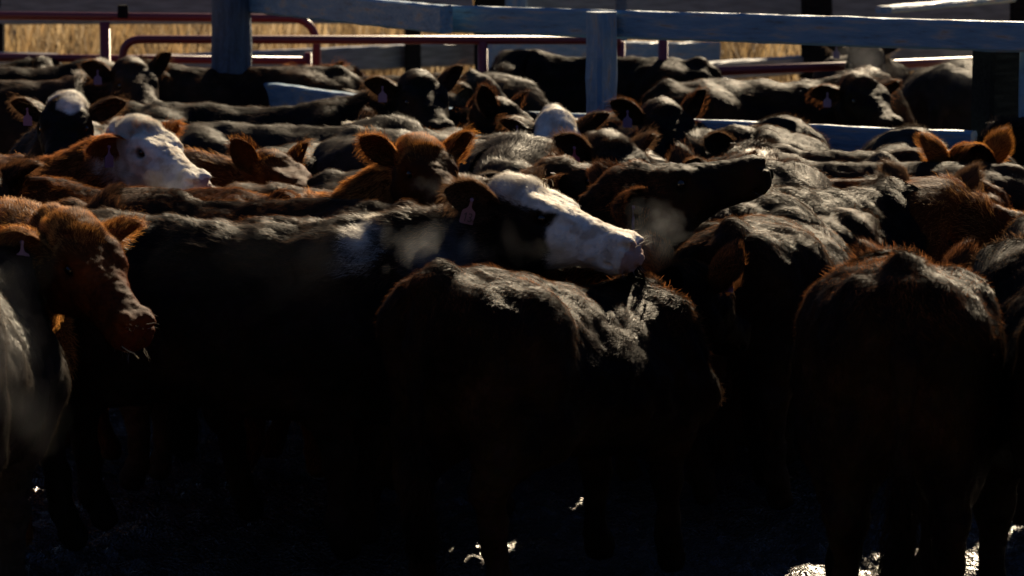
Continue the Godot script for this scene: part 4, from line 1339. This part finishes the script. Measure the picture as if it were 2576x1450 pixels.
	cow({"label": "brown red back cut off by the right edge behind the orange ears", "group": "cattle crowded together in the near pen", "fine": false, "at": Vector3(3.037, 0, -18.143), "yaw": 178.0, "size": 0.896, "head": Vector3(2.515, 0.847, -17.932), "look": Vector3(185.0, -45.0, 0.0), "head_size": 0.896, "coat": "chestnut", "face": "plain", "ears": [Vector2(10, 0), Vector2(10, 0)], "tags": ["", ""]})
	cow({"label": "black back close to the plank fence at the right edge", "group": "cattle crowded together in the near pen", "fine": false, "at": Vector3(3.007, 0, -17.863), "yaw": 172.0, "size": 1.045, "head": Vector3(2.312, 0.994, -17.844), "look": Vector3(180.0, -40.0, 0.0), "head_size": 1.045, "coat": "black", "face": "plain", "ears": [Vector2(10, 0), Vector2(10, 0)], "tags": ["", ""]})
	cow({"label": "brownish back along the left edge, nearest of its row to the gates", "group": "cattle crowded together in the near pen", "fine": false, "at": Vector3(-2.981, 0, -21.489), "yaw": 0.0, "size": 1.038, "head": Vector3(-2.264, 1.262, -21.161), "look": Vector3(-68.0, -18.0, 0.0), "head_size": 1.038, "coat": "brown", "face": "plain", "ears": [Vector2(30, 0), Vector2(12, 0)], "tags": ["", "lilac"], "shag": 0.5})
	cow({"label": "brown back running behind the thick round post", "group": "cattle crowded together in the near pen", "fine": false, "at": Vector3(-1.836, 0, -22.699), "yaw": 180.0, "size": 1.043, "head": Vector3(-2.636, 1.061, -22.691), "look": Vector3(180.0, -30.0, 0.0), "head_size": 1.043, "coat": "brown", "face": "plain", "ears": [Vector2(10, 0), Vector2(10, 0)], "tags": ["", ""]})
	cow({"label": "dark woolly back at far left below the gate rails", "group": "cattle crowded together in the near pen", "fine": false, "at": Vector3(-3.179, 0, -23.299), "yaw": 8.0, "size": 1.012, "head": Vector3(-2.299, 0.998, -23.284), "look": Vector3(0.0, -45.0, 0.0), "head_size": 1.012, "coat": "black", "face": "plain", "ears": [Vector2(10, 0), Vector2(10, 0)], "tags": ["", ""], "shag": 0.8})
	cow({"label": "small dark rump at the left edge, furthest under the rail", "group": "cattle crowded together in the near pen", "fine": false, "at": Vector3(-3.685, 0, -24.601), "yaw": 12.0, "size": 0.958, "head": Vector3(-3.075, 0.955, -24.387), "look": Vector3(0.0, -45.0, 0.0), "head_size": 0.958, "coat": "black", "face": "plain", "ears": [Vector2(10, 0), Vector2(10, 0)], "tags": ["", ""]})
	cow({"label": "brown calf back beyond the slanting rail, ears raised", "group": "cattle standing beyond the plank fence", "fine": false, "at": Vector3(-1.555, 0, -23.793), "yaw": 4.0, "size": 0.941, "head": Vector3(-1.314, 1.065, -23.471), "look": Vector3(-60.0, -40.0, 0.0), "head_size": 0.941, "coat": "chestnut", "face": "plain", "ears": [Vector2(50, 0), Vector2(40, 0)], "tags": ["", ""], "shag": 0.8})
	cow({"label": "dark grey calf back beyond the slanting rail", "group": "cattle standing beyond the plank fence", "fine": false, "at": Vector3(-0.860, 0, -23.592), "yaw": 184.0, "size": 0.948, "head": Vector3(-1.818, 0.922, -23.577), "look": Vector3(180.0, -40.0, 0.0), "head_size": 0.948, "coat": "brown", "face": "plain", "ears": [Vector2(10, 0), Vector2(10, 0)], "tags": ["", ""]})
	cow({"label": "greyish head beyond the fence between post and spread ear", "group": "cattle standing beyond the plank fence", "fine": false, "at": Vector3(-0.395, 0, -22.481), "yaw": 2.0, "size": 0.928, "head": Vector3(-0.202, 1.120, -22.050), "look": Vector3(-40.0, -45.0, 0.0), "head_size": 0.928, "coat": "grey", "face": "plain", "ears": [Vector2(0, 0), Vector2(0, 0)], "tags": ["", ""]})
	cow({"label": "big black cow beyond the fence, rump right and neck lowered", "group": "cattle standing beyond the plank fence", "fine": false, "at": Vector3(0.536, 0, -23.908), "yaw": 163.0, "size": 1.038, "head": Vector3(-0.250, 0.946, -23.569), "look": Vector3(175.0, -50.0, 0.0), "head_size": 1.038, "coat": "black", "face": "plain", "ears": [Vector2(10, 0), Vector2(10, 0)], "tags": ["", ""]})
	cow({"label": "black cow beyond the fence with rust fringed ears, facing the camera", "group": "cattle standing beyond the plank fence", "fine": false, "at": Vector3(1.649, 0, -21.590), "yaw": 10.0, "size": 1.035, "head": Vector3(2.028, 1.187, -20.950), "look": Vector3(-70.0, -18.0, 0.0), "head_size": 1.035, "coat": "rusty", "face": "plain", "ears": [Vector2(-4, 0), Vector2(-14, 0)], "tags": ["", "lilac"], "shag": 0.9})
	cow({"label": "grey black cow beyond the fence, breath steaming before the top plank", "group": "cattle standing beyond the plank fence", "fine": false, "at": Vector3(2.472, 0, -24.807), "yaw": -88.0, "size": 0.984, "head": Vector3(2.366, 1.264, -24.010), "look": Vector3(-88.0, -35.0, 0.0), "head_size": 0.984, "coat": "grey", "face": "plain", "ears": [Vector2(0, 0), Vector2(0, 0)], "tags": ["", "lilac"]})
	cow({"label": "grey flank beyond the fence beside the dark post, in steam", "group": "cattle standing beyond the plank fence", "fine": false, "at": Vector3(3.020, 0, -22.807), "yaw": 64.0, "size": 1.089, "head": Vector3(3.312, 1.001, -23.700), "look": Vector3(60.0, -40.0, 0.0), "head_size": 1.089, "coat": "grey", "face": "plain", "ears": [Vector2(10, 0), Vector2(10, 0)], "tags": ["", ""]})

# ---------------------------------------------------------------- breath and straw

func steam(label: String, at: Vector3, size: Vector3, drift: Vector3, puffs: int, density: float) -> void:
	var s := base("breath_steam", at)
	tag(s, label, "steam", "steam rising from the herd")
	s.set_meta("kind", "stuff")
	for i in puffs:
		var f := FogVolume.new()
		f.name = "puff"
		f.shape = RenderingServer.FOG_VOLUME_SHAPE_ELLIPSOID
		var r := Vector3(rng.randfn(0, 0.34), rng.randfn(0, 0.34), rng.randfn(0, 0.34))
		f.position = r * size + drift * rng.randf_range(-0.5, 0.5)
		var k := rng.randf_range(0.25, 0.8)
		f.size = size * k * Vector3(rng.randf_range(0.5, 1.5), rng.randf_range(0.5, 1.5), 1.0)
		f.rotation = Vector3(0, 0, rng.randf_range(-1.5, 1.5))
		var m := FogMaterial.new()
		m.albedo = Color(0.95, 0.95, 0.95)
		m.density = density * rng.randf_range(0.3, 0.9)
		f.material = m
		s.add_child(f, true)

func make_steam() -> void:
	steam("drifting breath under the chin of the tag 13 animal", Vector3(-0.278, 1.186, -12.869), Vector3(0.170, 0.110, 0.250), Vector3(0.140, 0.040, 0.000), 110, 0.15)
	steam("thin steam before the black flank, left of the white flash", Vector3(-0.711, 1.110, -12.759), Vector3(0.300, 0.200, 0.300), Vector3(0.300, 0.100, 0.000), 40, 0.007)
	steam("faint steam rising along the black back at left", Vector3(-1.039, 1.181, -12.767), Vector3(0.360, 0.200, 0.300), Vector3(0.300, 0.050, 0.000), 30, 0.006)
	steam("thin breath around the white muzzle of the tag 13 animal", Vector3(0.060, 1.203, -12.669), Vector3(0.220, 0.070, 0.200), Vector3(0.200, 0.000, 0.000), 36, 0.035)
	steam("breath at the nose of the white faced red cow", Vector3(-1.460, 1.163, -15.436), Vector3(0.180, 0.130, 0.250), Vector3(0.080, 0.030, 0.000), 70, 0.13)
	steam("breath cloud in front of the white nose and the level black jaw", Vector3(0.524, 1.214, -13.124), Vector3(0.130, 0.090, 0.200), Vector3(0.050, 0.140, 0.000), 90, 0.13)
	steam("thick steam against the dark rump at the left edge", Vector3(-1.505, 1.132, -10.494), Vector3(0.150, 0.260, 0.250), Vector3(0.030, 0.220, 0.000), 100, 0.03)
	steam("steam over the pale flank by the dark post at upper right", Vector3(2.755, 1.075, -21.974), Vector3(0.200, 0.500, 0.100), Vector3(0.020, 0.100, 0.000), 50, 0.1)
	steam("breath rising before the grey black cow beyond the fence", Vector3(2.335, 1.253, -23.306), Vector3(0.220, 0.260, 0.400), Vector3(0.020, 0.100, 0.000), 50, 0.08)
	steam("wisp of breath by the brown curly headed cow's muzzle", Vector3(-0.321, 1.249, -14.539), Vector3(0.100, 0.070, 0.200), Vector3(0.030, 0.020, 0.000), 30, 0.07)

# a few stalks of straw lie on the animals
func stalk(label: String, pts: Array) -> void:
	var s := part("straw_stalk", lathe_tube(PackedVector3Array(pts), 0.0018, 6), M.straw, self)
	tag(s, label, "straw", "straw on the cattle")

func make_straw() -> void:
	stalk("curved straw stalk tangled in the white poll of the tag 13 animal", [Vector3(0.116, 1.407, -12.947), Vector3(0.112, 1.438, -12.930), Vector3(0.127, 1.436, -12.920), Vector3(0.124, 1.407, -12.916)])
	stalk("straw stalk hanging from the tan cow's lips", [Vector3(-1.312, 0.967, -11.905), Vector3(-1.287, 0.956, -11.873), Vector3(-1.267, 0.950, -11.862), Vector3(-1.251, 0.932, -11.860)])
	stalk("short pale straw stalk on the dark brown back", [Vector3(-0.456, 1.214, -14.434), Vector3(-0.444, 1.208, -14.413), Vector3(-0.415, 1.200, -14.392)])
	stalk("second curved stalk on the white poll of the tag 13 animal", [Vector3(0.150, 1.410, -12.947), Vector3(0.147, 1.429, -12.929), Vector3(0.141, 1.436, -12.920)])
